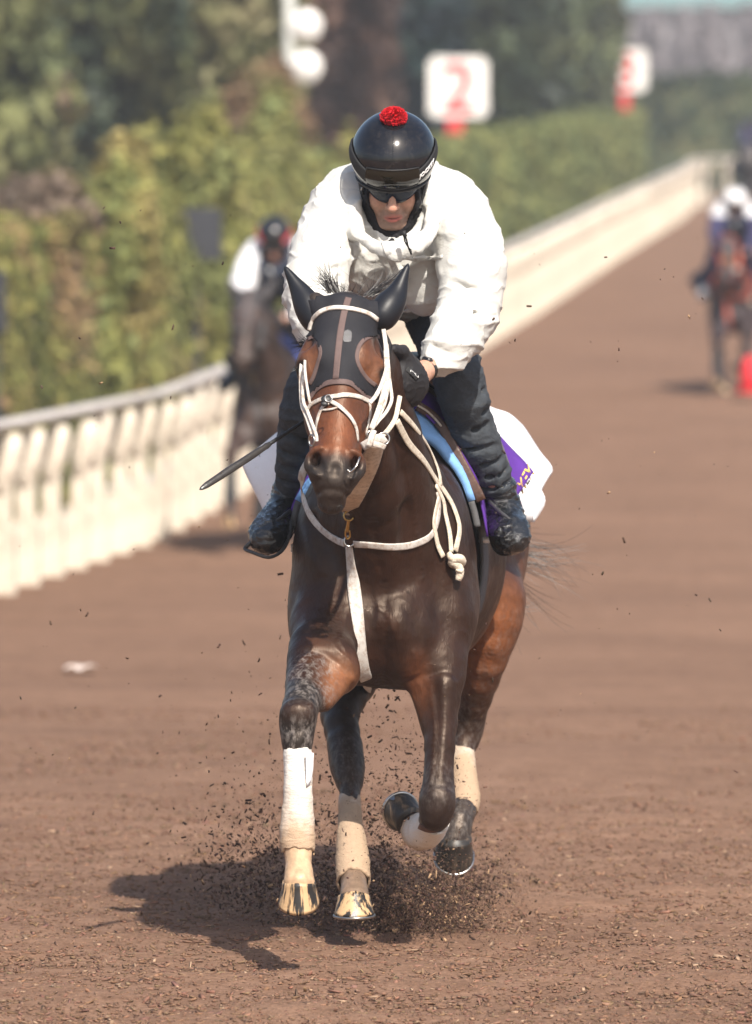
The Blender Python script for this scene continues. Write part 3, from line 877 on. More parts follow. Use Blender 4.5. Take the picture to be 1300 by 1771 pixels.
# right hand with four fingers and thumb, closed on the reins
KN = [P(694, 632, 21.56), P(690, 650, 21.54), P(690, 667, 21.54), P(694, 683, 21.56)]
def hand(S, e=0.0, side='R'):
    if side == 'R':
        c0 = P(722, 650, 21.62); dirs = [(-.055, -.01, .012), (-.062, -.012, 0), (-.058, -.01, -.010), (-.046, -.004, -.018)]
        kn = KN; curl = (.015, .055, 0)
    else:
        c0 = P(562, 612, 21.69); kn = [P(566, 655, 21.56), P(572, 662, 21.55), P(580, 668, 21.55), P(590, 672, 21.57)]
        dirs = [(-.015, -.02, -.045), (-.005, -.02, -.05), (.006, -.02, -.048), (.014, -.015, -.04)]; curl = (.0, .05, -.01)
    m = sum(kn) / 4
    S.cone(c0, (c0 + m) / 2, .030 + e, .036 + e, .02)
    for a in kn: S.cone((c0 * .6 + m * .4), a, .026 + e, .0145 + e, .012)
    for i, a in enumerate(kn):
        b = a + np.array(dirs[i]) * .62; c = b + np.array(curl) * .55 + np.array(dirs[i]) * .1; d = c - np.array(dirs[i]) * .35 + np.array(curl) * .15
        S.tube([a, b, c, d], [.0125 + e, .0115 + e, .0105 + e, .0095 + e], .006, sub=1, ki=.004)
    t0 = c0 * .55 + kn[0] * .45 + np.array((0, -.01, .02))
    S.tube([t0, t0 + (kn[0] - c0) * .5 + np.array((0, -.014, .022)), t0 + (kn[0] - c0) * 1.1 + np.array((0, -.016, .010))], [.017 + e, .014 + e, .011 + e], .014, sub=1)
hand(SB, 0, 'R'); hand(SB, 0, 'L')
bv, bq = SB.mesh(1); del SB
me = mesh_from('person', bv, bq)
c = np.tile(np.array((.47, .275, .195)), (len(bv), 1))
q_ = bv - RC; fx, ff, fu = q_ @ RFX, q_ @ RFF, q_ @ RFU
def cblob(x, f_, u, r, col, k=1):
    d = np.sqrt(((fx - x) / r[0]) ** 2 + ((ff - f_) / r[1]) ** 2 + ((fu - u) / r[2]) ** 2)
    w_ = (np.clip(1.3 - d, 0, 1) / .6).clip(0, 1)[:, None] * k; c[:] = c * (1 - w_) + np.array(col) * w_
cblob(0, .08, -.175, (.05, .06, .05), (.30, .205, .165), .75)
cblob(0, .122, -.115, (.018, .03, .016), (.54, .26, .185), .6)
for s_ in (-1, 1): cblob(s_ * .042, .08, -.11, (.02, .03, .02), (.50, .26, .185), .5)
cblob(0, .100, -.160, (.026, .02, .0135), (.52, .165, .135), .95)
cblob(0, .104, -.1595, (.023, .014, .0028), (.14, .04, .035), .9)
cblob(0, .08, .03, (.1, .09, .06), (.02, .015, .012), 1)
vcol(me, 'skin', c)
person = obj('person', me, MAT['skin'])
tag(person, 'rider in a white jacket and black helmet with red pom-pom, on the near horse', 'person')

# neck warmer / balaclava
SN = SDF(RC - .34, RC + .34, .0042)
body_field(SN, .011)
SN.tube([RH(-.078, .0, -.10), RH(-.066, .030, -.17), RH(-.03, .062, -.215), RH(0, .070, -.228), RH(.03, .062, -.215), RH(.066, .030, -.17), RH(.078, 0, -.10)], [.016, .018, .019, .02, .019, .018, .016], .02, sub=2)
SN.ell(RH(0, .12, -.085), (.079, .105, .112), .008, RR, mode='sub')
SN.ell(RH(0, .10, -.155), (.052, .09, .058), .02, RR, mode='sub')
SN.cone(RH(0, 0, .03), RH(0, 0, .2), .14, .16, 0, mode='sub')
SN.tube([RH(-.074, .020, -.16), RH(-.045, .062, -.215), RH(0, .086, -.243), RH(.045, .062, -.215), RH(.074, .020, -.16)], [.012, .015, .018, .015, .012], .012, sub=3)
v_, q__ = SN.mesh(1); del SN
v_ = displace(v_, q__, lambda p: fold(p, 34, .004, (1, 1, 2.2), 5))
obj('neck_warmer', mesh_from('neck_warmer', v_, q__), MAT['knit'], person)

# jacket
SJ = SDF((-.33, 21.5, 1.60), (.46, 23.05, 2.36), .0052)
SJ.cone(P(628, 352, 22.17), P(738, 352, 22.17), .118, .118, 0)
SJ.ell(P(596, 372, 22.12), (.115, .12, .115), .06); SJ.ell(P(772, 368, 22.12), (.118, .12, .115), .06)
SJ.cone(P(684, 405, 22.18), P(706, 482, 22.62), .150, .132, .05, (1, 0, 0), 1.08)
SJ.ell(P(690, 420, 22.08), (.135, .09, .10), .05)
SJ.ell(P(730, 472, 22.13), (.088, .09, .125), .04)
SJ.ell(P(640, 450, 22.12), (.10, .10, .115), .04)
SJ.tube([P(590, 376, 22.1), P(558, 430, 21.98), P(544, 490, 21.90), P(545, 545, 21.82), P(556, 582, 21.76)], [.098, .090, .086, .076, .060], .022, sub=2, ki=.02)
SJ.tube([P(782, 372, 22.1), P(808, 425, 22.0), P(815, 490, 21.93), P(806, 548, 21.87), P(776, 598, 21.76), P(757, 622, 21.71)], [.098, .096, .094, .088, .070, .050], .022, sub=2, ki=.02)
# puffed cuff and hem
SJ.cone(P(560, 590, 21.75), P(566, 604, 21.71), .046, .040, .01)
SJ.cone(P(758, 622, 21.71), P(754, 626, 21.70), .044, .040, .01)
# gathers: grooves and ridges
def grv(a, b, r=.0075, k=.015, mode='sub'): SJ.cone(P(*a), P(*b), r, r * .4, k, mode=mode)
for a, b in [((592, 432, 21.88), (540, 392, 21.90)), ((594, 446, 21.87), (532, 428, 21.84)), ((592, 462, 21.86), (540, 470, 21.80)), ((588, 480, 21.86), (548, 505, 21.79)),
             ((770, 424, 21.88), (838, 392, 21.90)), ((770, 442, 21.86), (852, 428, 21.84)), ((774, 462, 21.85), (850, 478, 21.82)), ((778, 486, 21.84), (856, 515, 21.80)), ((776, 520, 21.84), (838, 552, 21.76)),
             ((770, 572, 21.70), (832, 592, 21.70)), ((752, 600, 21.68), (800, 622, 21.66)), ((516, 545, 21.74), (572, 560, 21.70)),
             ((600, 400, 21.93), (612, 490, 21.99)), ((640, 410, 21.9), (668, 480, 21.98)), ((700, 455, 21.98), (765, 452, 22.0))]:
    grv(a, b)
for a, b in [((600, 452, 21.93), (640, 440, 21.96)), ((696, 446, 21.98), (762, 444, 21.98)), ((690, 540, 22.3), (765, 530, 22.28))]: grv(a, b, .006, .018, 'add')
# placket flap and collar
SJ.tube([P(618, 404, 21.92), P(646, 424, 21.88), P(684, 436, 21.86), P(718, 424, 21.88), P(744, 396, 21.94), P(750, 350, 22.04)], [.018, .020, .022, .022, .020, .018], .018, sub=2)
SJ.tube([P(618, 404, 21.92), P(612, 360, 22.0), P(610, 320, 22.12), P(630, 290, 22.22)], [.020, .024, .026, .026], .02, sub=2)
SJ.tube([P(748, 350, 22.02), P(752, 310, 22.14), P(735, 288, 22.24)], [.02, .026, .026], .02, sub=2)
SJ.cone(P(662, 428, 21.94), P(690, 485, 22.0), .018, .016, .015, (1, 0, 0), 1.6)
# armholes and neck opening
SJ.ell(RH(0, .035, -.12), (.088, .10, .125), .008, RR, mode='sub')
jv, jq = SJ.mesh(1); del SJ
jv = displace(jv, jq, lambda p: fold(p, 6.5, .010, (1, .7, 1.5), 2, 2) - .004 + fold(p, 14, .0045, (.8, 1, 1.6), 9, 3))
obj('jacket', mesh_from('jacket', jv, jq), MAT['jacket'], person)
jk_bvh = bvh_of(jv, jq)
mb = MB(); strap(mb, jk_bvh, [(664, 418), (676, 450), (690, 482), (702, 500)], .020, .003); mb.build('placket', MAT['jacket'], person)
mb = MB(); strap(mb, jk_bvh, [(698, 446), (722, 450), (744, 449), (765, 444)], .010, .003); mb.build('pocket_welt', MAT['jacket'], person)
# drawcord with toggle
mb = MB(); c0 = P(699, 404, 21.80)
mb.sweep([c0, P(703, 416, 21.80), P(706, 428, 21.82), P(710, 438, 21.83)], .0025, 8, 3)
mb.sweep([c0, P(700, 418, 21.80), P(709, 432, 21.82)], .0022, 8, 3)
mb.sweep([P(697, 400, 21.79), P(701, 410, 21.79)], [.007, .006], 10, 1); mb.sweep([P(709, 432, 21.82), P(711, 440, 21.83)], [.004, .003], 8, 1)
mb.build('drawcord', MAT['strapblack'], person)

# jeans
ST = SDF((-.34, 21.85, 1.22), (.46, 23.05, 2.2), .0055)
ST.ell(P(702, 488, 22.88), (.155, .12, .10), 0)
def grow(L_, e): return L_[0], [r + e for r in L_[1]]
ST.tube([P(745, 505, 22.82), P(770, 596, 22.47), P(794, 655, 22.15), P(812, 735, 22.2), P(842, 805, 22.27), P(861, 848, 22.32)], [.102, .084, .072, .068, .058, .047], .03, sub=2, ki=.02)
ST.tube([P(640, 500, 22.82), P(580, 600, 22.42), P(536, 680, 22.12), P(521, 742, 22.16), P(511, 800, 22.22), P(505, 850, 22.3)], [.102, .082, .070, .066, .056, .047], .03, sub=2, ki=.02)
ST.cone(P(765, 630, 22.40), P(738, 678, 22.42), .070, .045, .04)
ST.cone(P(640, 640, 22.45), P(600, 680, 22.42), .070, .045, .04)
for (x, y, X2, Y2) in [(770, 690, 850, 668), (772, 712, 856, 706), (784, 742, 860, 728), (790, 765, 868, 770), (802, 796, 872, 790), (810, 818, 880, 812), (820, 838, 884, 832),
                       (486, 742, 545, 760), (480, 776, 540, 790), (478, 802, 536, 812), (480, 824, 534, 836)]:
    LG = (22.15, 22.2, 22.27, 22.32) if x > 600 else (22.12, 22.16, 22.22, 22.3)
    yc = float(np.interp(y, (655, 738, 805, 850), LG)); rr_ = float(np.interp(y, (655, 738, 805, 850), (.072, .068, .058, .047)))
    ST.tube([P(x, y, yc - rr_ * .5), P((x + X2) / 2, (y + Y2) / 2 + 7, yc - rr_ * 1.0), P(X2, Y2, yc - rr_ * .5)], [.003, .005, .003], .018, sub=2, mode='sub')
tv, tq = ST.mesh(1); del ST
tv = displace(tv, tq, lambda p: fold(p, 9, .006, (.5, .5, 1.5), 3, 3) - .002 + fold(p, 21, .003, (.6, .6, 1.3), 8, 3))
obj('jeans', mesh_from('jeans', tv, tq), MAT['jeans'], person)

# boots
def boot(A, side):
    S = SDF(A[2] - .36, A[2] + .36, .005)
    S.tube(A[:2], [.053, .047], 0, sub=1)
    S.tube([A[1], A[2], A[3], A[4]], [.047, .047, .050, .040], .02, (1, 0, .2), 1.1, sub=2, ki=.015)
    S.cone(A[1] + V(0, .05, -.045), A[2], .034, .04, .03)
    v, q = S.mesh(1)
    v = displace(v, q, lambda p: fold(p, 30, .005, (1, 1, 1.8), 4) + fold(p, 60, .002, (1, 1, 1), 1))
    b = obj('boot', mesh_from('boot', v, q), MAT['boot'], person)
    return b
BR = [P(861, 845, 22.32), P(868, 878, 22.34), P(873, 898, 22.30), P(881, 920, 22.20), P(888, 934, 22.14)]
BL = [P(503, 850, 22.30), P(492, 882, 22.30), P(478, 905, 22.18), P(466, 922, 22.04), P(459, 934, 21.96)]
boot(BR, 1); boot(BL, -1)

# helmet
def helm_pt(az, u, off=0.0):
    """az from the face, + to the rider's left (photo right); u height"""
    rz = .122 + off
    k = math.sqrt(max(0.0, 1 - (u / rz) ** 2))
    return RH(math.sin(az) * (.125 + off) * k, math.cos(az) * (.148 + off) * k, u)
mb = MB(); nA, nU = 56, 26
us = [-.055 + (.122 + .055) * math.sin(t * math.pi / 2) for t in np.linspace(0, 1, nU)]
vs = []; fs = []
for i, u in enumerate(us):
    for j in range(nA):
        az = 2 * math.pi * j / nA
        uu = u - (.018 * max(0, 1 - i / 8) * (1 - math.cos(az)) / 2 * 1.2)
        vs.append(helm_pt(az, min(uu, .1219)))
for i in range(nU - 1):
    for j in range(nA): fs.append((i * nA + j, i * nA + (j + 1) % nA, (i + 1) * nA + (j + 1) % nA, (i + 1) * nA + j))
o_ = len(vs)
for j in range(nA):      # inner rim
    az = 2 * math.pi * j / nA; p = np.array(vs[j]); vs.append(p + (RC - p) * .08 - RFU * .002)
for j in range(nA):
    az = 2 * math.pi * j / nA; vs.append(RH(math.sin(az) * .10, math.cos(az) * .12, .03))
for j in range(nA):
    k = (j + 1) % nA
    fs.append((j, o_ + j, o_ + k, k)); fs.append((o_ + j, o_ + nA + j, o_ + nA + k, o_ + k))
mb.add(vs, fs); helmet = mb.build('helmet', MAT['shell'], person)
mb = MB(); mb.sweep([helm_pt(a, -.055 - .0108 * (1 - math.cos(a)), .0015) for a in np.linspace(0, 2 * math.pi, 64, endpoint=False)], .0042, 8, closed=True)
mb.build('rim', MAT['rubber'], helmet)
# centre seam of the cover and button
mb = MB(); mb.sweep([helm_pt(0, u, .0005) for u in np.linspace(.035, .115, 14)], .0012, 6); mb.build('seam', MAT['shell'], helmet)
# goggles pushed up on the helmet: lens, frame, strap
def on_band(az0, az1, f0, f1, off, n=30, m=6):
    vs = []; fs = []
    for i in range(n + 1):
        az = az0 + (az1 - az0) * i / n
        for j in range(m + 1):
            t = j / m; u = f0(az) + (f1(az) - f0(az)) * t
            vs.append(helm_pt(az, u, off * (.4 + .6 * math.sin(math.pi * t)) if off > 0 else -off))
    for i in range(n):
        for j in range(m): fs.append((i * (m + 1) + j, (i + 1) * (m + 1) + j, (i + 1) * (m + 1) + j + 1, i * (m + 1) + j + 1))
    return vs, fs
gog = MB(); gog.add(*on_band(-.63, .63, lambda a: -.043 + .010 * a * a, lambda a: .024 - .012 * a * a, .010)); lens = gog.build('goggle_lens', MAT['lens_amber'], helmet)
mb = MB()
ring = [helm_pt(a, .024 - .012 * a * a, .005) for a in np.linspace(-.63, .63, 26)] + [helm_pt(a, -.043 + .010 * a * a, .005) for a in np.linspace(.63, -.63, 26)]
mb.sweep(ring, .0022, 8, closed=True); mb.build('goggle_frame', MAT['rubber'], lens)
su = lambda a: float(np.interp(a, [.55, .8, 1.1, 1.4, 1.7, 2.2, 3.15], [-.014, -.002, .012, .022, .022, .0, -.03]))
mb = MB()
for s_ in (-1, 1):
    pts = [helm_pt(s_ * a, su(a), .002) for a in np.linspace(.60, math.pi, 26)]
    nr = [unit(p - RC) for p in pts]; ribbon_mb(mb, pts, nr, [.040 - .014 * min(1, i / 10) for i in range(26)], .004)
gstrap = mb.build('goggle_strap', MAT['strapblack'], lens)
def text_on(body, size, mapfn, name, mat, parent, align='LEFT', extr=.0008, bold=0.0):
    cu = bpy.data.curves.new('t', 'FONT'); cu.body = body; cu.size = size; cu.align_x = align; cu.extrude = extr; cu.offset = bold
    t = bpy.data.objects.new('t', cu); COL.objects.link(t)
    me = bpy.data.meshes.new_from_object(t); bpy.data.objects.remove(t); bpy.data.curves.remove(cu)
    n = len(me.vertices); co = np.zeros(n * 3); me.vertices.foreach_get('co', co); co = co.reshape(-1, 3)
    out = np.array([mapfn(*p) for p in co]); me.vertices.foreach_set('co', out.astype(np.float32).ravel()); me.name = name; me.update()
    me.materials.clear()
    return obj(name, me, mat, parent)
def strap_map(x, y, z):
    a = .64 + x / .13
    return helm_pt(a, su(a) + (y - .0070), .0075 + z)
text_on('JOCKEY', .018, strap_map, 'lettering', MAT['white'], gstrap, bold=.0005)
# pom-pom: many wool ends
mb = MB(); pc = RH(0, .02, .132)
for i in range(2600):
    d = unit(RNG.normal(size=3)); r = .018 + .016 * RNG.random()
    b = pc + d * np.array((.040, .034, .030)) * (.80 + .24 * RNG.random() + .10 * noise.noise(Vector(d * 3)))
    a_ = unit(np.cross(d, RNG.normal(size=3))); wd = .0028
    t_ = b - d * .013
    c_ = np.cross(d, a_)
    mb.add([t_ - a_ * wd, t_ + a_ * wd, b + a_ * wd * .7, b - a_ * wd * .7], [(0, 1, 2, 3)])
    mb.add([t_ - c_ * wd, t_ + c_ * wd, b + c_ * wd * .7, b - c_ * wd * .7], [(0, 1, 2, 3)])
def ellm(mb, c, r, R=None, n=16):
    vs = []; fs = []
    for i in range(n + 1):
        for j in range(2 * n):
            th, ph = math.pi * i / n, math.pi * j / n
            p = V(math.sin(th) * math.cos(ph) * r[0], math.sin(th) * math.sin(ph) * r[1], math.cos(th) * r[2])
            vs.append(np.asarray(c) + (p @ np.asarray(R) if R is not None else p))
    m = 2 * n
    for i in range(n):
        for j in range(m): fs.append((i * m + j, (i + 1) * m + j, (i + 1) * m + (j + 1) % m, i * m + (j + 1) % m))
    mb.add(vs, fs)
ellm(mb, pc, (.034, .029, .026))
mb.build('pompom', MAT['red_wool'], helmet, smooth=False)
mb = MB(); mb.sweep([RH(.017 * math.cos(a), .02 + .017 * math.sin(a), .118) for a in np.linspace(0, 6.28, 16, endpoint=False)], .0035, 6, closed=True); mb.build('pompom_base', MAT['rubber'], helmet)
# sunglasses
mb = MB(); vs = []; fs = []; n_, m_ = 40, 8
for i in range(n_ + 1):
    a = -1.12 + 2.24 * i / n_; x = math.sin(a) * .086; f_ = .030 + math.cos(a) * .087
    dip = max(0, 1 - abs(x) / .017) ** 1.2 * .024
    low = -.103 + dip + .040 * (abs(a) / 1.12) ** 2.4
    for j in range(m_ + 1):
        t = j / m_; u = -.038 + (low + .038) * t
        vs.append(RH(x, f_ - .006 * t * t + .004, u))
for i in range(n_):
    for j in range(m_): fs.append((i * (m_ + 1) + j, (i + 1) * (m_ + 1) + j, (i + 1) * (m_ + 1) + j + 1, i * (m_ + 1) + j + 1))
mb.add(vs, fs); sg = mb.build('sunglasses', MAT['lens_blue'], person)
md = sg.modifiers.new('th', 'SOLIDIFY'); md.thickness = .002
mb = MB(); mb.sweep([RH(math.sin(a) * .081, .038 + math.cos(a) * .083, -.038 + .0 * a) for a in np.linspace(-1.15, 1.15, 24)], .0028, 8)
for s_ in (-1, 1): mb.sweep([RH(s_ * .074, .070, -.040), RH(s_ * .083, .03, -.045), RH(s_ * .086, -.03, -.05)], .0026, 8, 2)
mb.build('frame', MAT['rubber'], sg)
# chin strap with buckle
mb = MB()
for s_ in (-1, 1):
    pts = [RH(s_ * .100, .02, -.05), RH(s_ * .092, .035, -.10), RH(s_ * .076, .045, -.15), RH(s_ * .04, .062, -.212), RH(0, .066, -.228)]
    pts = catmull(pts, 4); ribbon_mb(mb, pts, [unit(p - RH(0, -.03, -.12)) for p in pts], .014, .003)
cs = mb.build('chin_strap', MAT['strapblack'], helmet)
for c_, s_ in ((RH(.081, .052, -.140), (.010, .008, .022)), (RH(-.090, .042, -.095), (.008, .006, .014))):
    mb = MB(); mb.box(c_, s_, RR); mb.build('buckle', MAT['steel'], cs, bevel=.0015)

# gloves, watch
for sd in ('R', 'L'):
    c0 = P(705, 655, 21.6) if sd == 'R' else P(575, 645, 21.62)
    SG = SDF(c0 - .17, c0 + .17, .0036)
    hand(SG, .0042, sd)
    if sd == 'R':
        SG.ell(P(704, 664, 21.60), (.060, .045, .070), .03)
        SG.ell(P(692, 648, 21.57), (.046, .036, .054), .03)
        SG.cone(P(718, 653, 21.61), P(727, 646, 21.63), .036, .0345, .006)
        SG.cone(P(731, 643, 21.645), P(760, 625, 21.71), .06, .06, .0, mode='sub')
    else:
        SG.cone(P(560, 618, 21.69), P(558, 595, 21.73), .06, .06, .0, mode='sub')
    v, q = SG.mesh(1); v = displace(v, q, lambda p: fold(p, 40, .002, (1, 1, 1), 6))
    g_ = obj('glove', mesh_from('glove', v, q), MAT['glove'], person)
    if sd == 'R': glove = g_; gl_bvh = bvh_of(v, q)
ARMD = unit(P(742, 636, 21.68) - P(727, 646, 21.63))
mb = MB(); wc = P(737, 640, 21.665)
ux = unit(np.cross(ARMD, V(0, 0, 1))); uz = unit(np.cross(ux, ARMD))
mb.sweep([wc - ARMD * .009, wc - ARMD * .008, wc + ARMD * .008, wc + ARMD * .009], [.0315, .0335, .0335, .0315], 28)
watch = mb.build('watch', MAT['rubber'], person)
wn_ = unit(V(-.25, -.85, .45)); wn_ = unit(wn_ - ARMD * np.dot(wn_, ARMD)); ws = np.cross(ARMD, wn_)
mb = MB(); mb.box(wc + wn_ * .034, (.018, .034, .010), np.array([ARMD, ws, wn_])); mb.build('watch_case', MAT['shell'], watch, bevel=.004)
mb = MB(); mb.sweep([P(752, 634, 21.668), P(749, 644, 21.662), P(744, 652, 21.67)], .0045, 8, 2); mb.build('bracelet', mat_simple('tan_beads', (.35, .17, .08), .4, .4, 200, .2), person)
mb = MB(); strap(mb, gl_bvh, [(703, 637), (713, 645), (722, 655)], .019, .002, .0005); patch = mb.build('glove_patch', MAT['strapblack'], glove)
h0, n0 = shoot(gl_bvh, 708, 641); h1, n1 = shoot(gl_bvh, 723, 653)
if h0 is not None and h1 is not None:
    tx = unit(h1 - h0); ty = unit(np.cross(unit(n0 + n1), tx)); Lp = np.linalg.norm(h1 - h0)
    # squiggle of white print on the patch: too small to read
    mb = MB()
    for i in range(7):
        q = h0 + tx * Lp * (.05 + i * .14) + unit(n0 + n1) * .0042
        mb.box(q, (.0024, .0009, .0055), np.array([tx, unit(n0 + n1), ty]))
        mb.box(q + ty * (.002 if i % 2 else -.002) + tx * .0015, (.003, .0009, .0014), np.array([tx, unit(n0 + n1), ty]))
    mb.build('print', MAT['white'], patch)

# riding whip
mb = MB(); w0 = P(585, 690, 21.55); w1 = P(470, 765, 21.40); w2 = P(345, 847, 21.22)
ax = unit(w2 - w0)
pts = [w0 + (w2 - w0) * t for t in np.linspace(0, .50, 40)]
mb.sweep(pts, [.0052 + (.0011 if (i % 2 and i > 24) else 0) for i in range(40)], 10)
whip = mb.build('riding_whip', MAT['rubber'])
tag(whip, 'thin black riding whip in the near rider\'s hand, pointing down past the white saddle cloth', 'whip')
mb = MB(); pts = [w0 + (w2 - w0) * t for t in (.49, .52, .54, .60, .8, .95, .985, 1)]
mb.sweep(pts, [.006, .0095, .0085, .0105, .0115, .0095, .006, .0015], 14, 1, V(0, -1, .3), .55)
mb.build('flap', mat_simple('whip_leather', (.03, .027, .026), .28, .3, 40, .3), whip)
# ------------------------------------------------------------------ tack, hooves and hair of the near horse
MAT['strap_white'] = mat_simple('white_leather', (.54, .51, .47), .65, .10, 30, .35, dirt=(.30, .20, .14), dirt_amt=.85, dscale=55)
MAT['strap_cream'] = mat_simple('cream_webbing', (.66, .59, .48), .75, .08, 120, .5, dirt=(.32, .22, .15), dirt_amt=.6, dscale=70)
MAT['strap_beige'] = mat_simple('beige_leather', (.56, .46, .36), .75, .12, 16, .3, dirt=(.25, .17, .12), dirt_amt=.7, dscale=60)
MAT['trim'] = mat_simple('brown_trim', (.105, .068, .062), .75, .12, 60, .3)
MAT['lycra'] = mat_cloth('hood_mesh_fabric', (.0145, .0145, .0185), .72, 1500, .5, (.2, .16, .12), .12, 90, .15, 14)
MAT['ear'] = mat_cloth('hood_ear_fabric', (.010, .011, .015), .42, 900, .1, var=.1)
MAT['hair'] = mat_simple('dark_hair', (.010, .007, .006), .45, .3, 60, 0)

def inpoly(x, y, poly):
    poly = np.asarray(poly, float); c = np.zeros(len(x), bool); j = len(poly) - 1
    for i in range(len(poly)):
        xi, yi = poly[i]; xj, yj = poly[j]
        c ^= ((yi > y) != (yj > y)) & (x < (xj - xi) * (y - yi) / (yj - yi + 1e-12) + xi)
        j = i
    return c
eyeR = [(700, 578), (664, 584), (649, 581), (632, 585), (620, 600), (617, 619), (624, 639), (636, 656), (652, 667), (700, 690)]
eyeL = [(480, 580), (531, 584), (542, 582), (550, 592), (554, 609), (549, 629), (542, 651), (534, 666), (480, 690)]
low = [(500, 702), (528, 694), (537, 686), (549, 671), (564, 662), (584, 659), (604, 661), (619, 671), (636, 686), (650, 696), (700, 706)]
# hood: a second skin 3 mm off the head
cen = hv[hq].mean(1); x_, y_ = PJ(cen)
tt_ = (cen - HO) @ HA / HL; ww_ = (cen - HO) @ HW; dd_ = (cen - HO) @ HN
near = (tt_ > -.02) & (tt_ < .62) & (np.abs(ww_) < .15) & (dd_ > -.21 + .10 * tt_) & (cen[:, 1] < 21.60)
inside = inpoly(x_, y_, [(450, 400), (750, 400)] + low[::-1]) & ~((inpoly(x_, y_, eyeR) | inpoly(x_, y_, eyeL)) & (dd_ > -.13))
sel = near & inside & ~((tt_ < .06) & (np.abs(ww_) > .088) & (y_ < 520))
def shell_of(sel, off, name, mat, parent, smooth=2):
    q = hq[sel]; ids, inv = np.unique(q, return_inverse=True); q = inv.reshape(q.shape); v = hv[ids].copy()
    nn = np.cross(v[q[:, 2]] - v[q[:, 0]], v[q[:, 3]] - v[q[:, 1]]); N = np.zeros_like(v)
    for j in range(4):
        for i in range(3): N[:, i] += np.bincount(q[:, j], nn[:, i], len(v))
    N /= np.linalg.norm(N, axis=1, keepdims=True) + 1e-12
    v = v + N * off
    return obj(name, mesh_from(name, v, q), mat, parent), v, q
hood, hdv, hdq = shell_of(sel, .0035, 'face_hood', MAT['lycra'], horse)
md = hood.modifiers.new('th', 'SOLIDIFY'); md.thickness = .002; md.offset = 0
def st(name, mat, segs, parent=horse, **kw):
    mb = MB()
    for pix, wd in segs: strap(mb, horse_bvh, pix, wd, **kw)
    return mb.build(name, mat, parent)
st('centre_strip', MAT['trim'], [([(604, 512), (601, 520), (594, 545), (588, 579), (584, 614), (580, 656)], .019)], hood, lift=.0058, th=.0012)
st('lower_trim', MAT['trim'], [([(533, 692), (540, 682), (549, 672), (564, 663), (584, 660), (604, 662), (619, 672), (632, 684), (642, 692)], .017)], hood, lift=.005, th=.0016)
st('eye_trim', MAT['trim'], [([(666, 588), (657, 583), (645, 582), (632, 586), (621, 599), (617, 619), (624, 639), (636, 656), (650, 667)], .012),
                             ([(533, 586), (541, 583), (549, 591), (554, 609), (549, 629), (542, 651), (535, 665)], .012)], hood, lift=.005, th=.0016)
mb = MB()
for i in range(-3, 5):
    for j in range(-6, 7):
        px = 599 + i * 2.6 + (j % 2) * 1.3; py = 584 + j * 2.15
        if ((px - 600) / 7) ** 2 + ((py - 583) / 11) ** 2 > 1 + .2 * math.sin(i * 3 + j): continue
        h, n_ = shoot(horse_bvh, px, py)
        if h is None: continue
        a_ = unit(np.cross(n_, V(0, 0, 1))); b_ = np.cross(n_, a_)
        mb.add([h + n_ * .0075 + (a_ * math.cos(t) + b_ * math.sin(t)) * .0010 for t in np.linspace(0, 6.28, 7)[:-1]], [tuple(range(6))])
mb.build('mesh_glints', MAT['white'], hood)  # white discs stand in for highlights on the hood's vent mesh
# ear covers
def ear(base, tip, mid, rb, name='ear_cover'):
    pts = [base, base + (mid - base) * .5, mid, mid + (tip - mid) * .55, tip]
    S = SDF(np.minimum(base, tip) - .1, np.maximum(base, tip) + .1, .0035)
    S.tube(pts, [rb, rb * .93, rb * .66, rb * .32, .003], 0, (1, 0, 0), 1.0, sub=4, ki=.01)
    v, q = S.mesh(2); e = obj(name, mesh_from(name, v, q), MAT['ear'], hood)
    return e
ear(P(545, 552, 21.33), P(492, 461, 21.38), P(521, 508, 21.36), .040)
ear(P(661, 547, 21.33), P(706, 457, 21.38), P(685, 510, 21.36), .042)
# hood fabric over the poll between the ears
mbp = MB(); ellm(mbp, HH(.03, 0, -.062), (.092, .062, .060), np.array([HW, HA, HN])); mbp.build('poll_cap', MAT['lycra'], hood)

# bridle
bridle = st('bridle', MAT['strap_white'], [
    ([(535, 572), (540, 555), (550, 543), (560, 537), (576, 533), (594, 533), (619, 537), (641, 545), (655, 557), (663, 572), (666, 590)], .0135)], lift=.006, th=.006)
CHS = {0: MB(), 1: MB()}
for pix, wd in [([(527, 596, 21.34), (521, 632, 21.20), (520, 664, 21.18), (522, 700, 21.14), (531, 724, 21.10), (541, 755, 21.06)], .011),
                ([(529, 600, 21.32), (527, 634, 21.16), (530, 664, 21.13), (536, 698, 21.10)], .008),
                ([(524, 640, 21.18), (524, 690, 21.13), (532, 712, 21.10), (546, 750, 21.05), (548, 764, 21.04)], .009),
                ([(663, 570, 21.28), (666, 590, 21.26), (668, 614, 21.24), (669, 634, 21.20), (660, 664, 21.15), (650, 684, 21.11), (639, 697, 21.06)], .012),
                ([(667, 596, 21.27), (669, 629, 21.21), (668, 650, 21.18), (663, 680, 21.14), (655, 708, 21.12), (642, 742, 21.08)], .016),
                ([(668, 600, 21.28), (671, 639, 21.22), (675, 669, 21.20), (677, 692, 21.18), (668, 712, 21.15), (655, 727, 21.12), (645, 740, 21.10)], .010),
                ([(668, 604, 21.27), (672, 645, 21.215), (670, 670, 21.19), (664, 700, 21.16), (652, 724, 21.12)], .011)]:
    pts = np.array([P(*p) for p in pix]); pts = catmull(pts, 5)
    ribbon_mb(CHS[int(pix[0][0] > 600)], pts, [unit(CAMP - p + V(.0, 0, 0)) for p in pts], wd, .0028)
for CH_ in CHS.values(): CH_.build('cheek_piece', MAT['strap_white'], bridle)
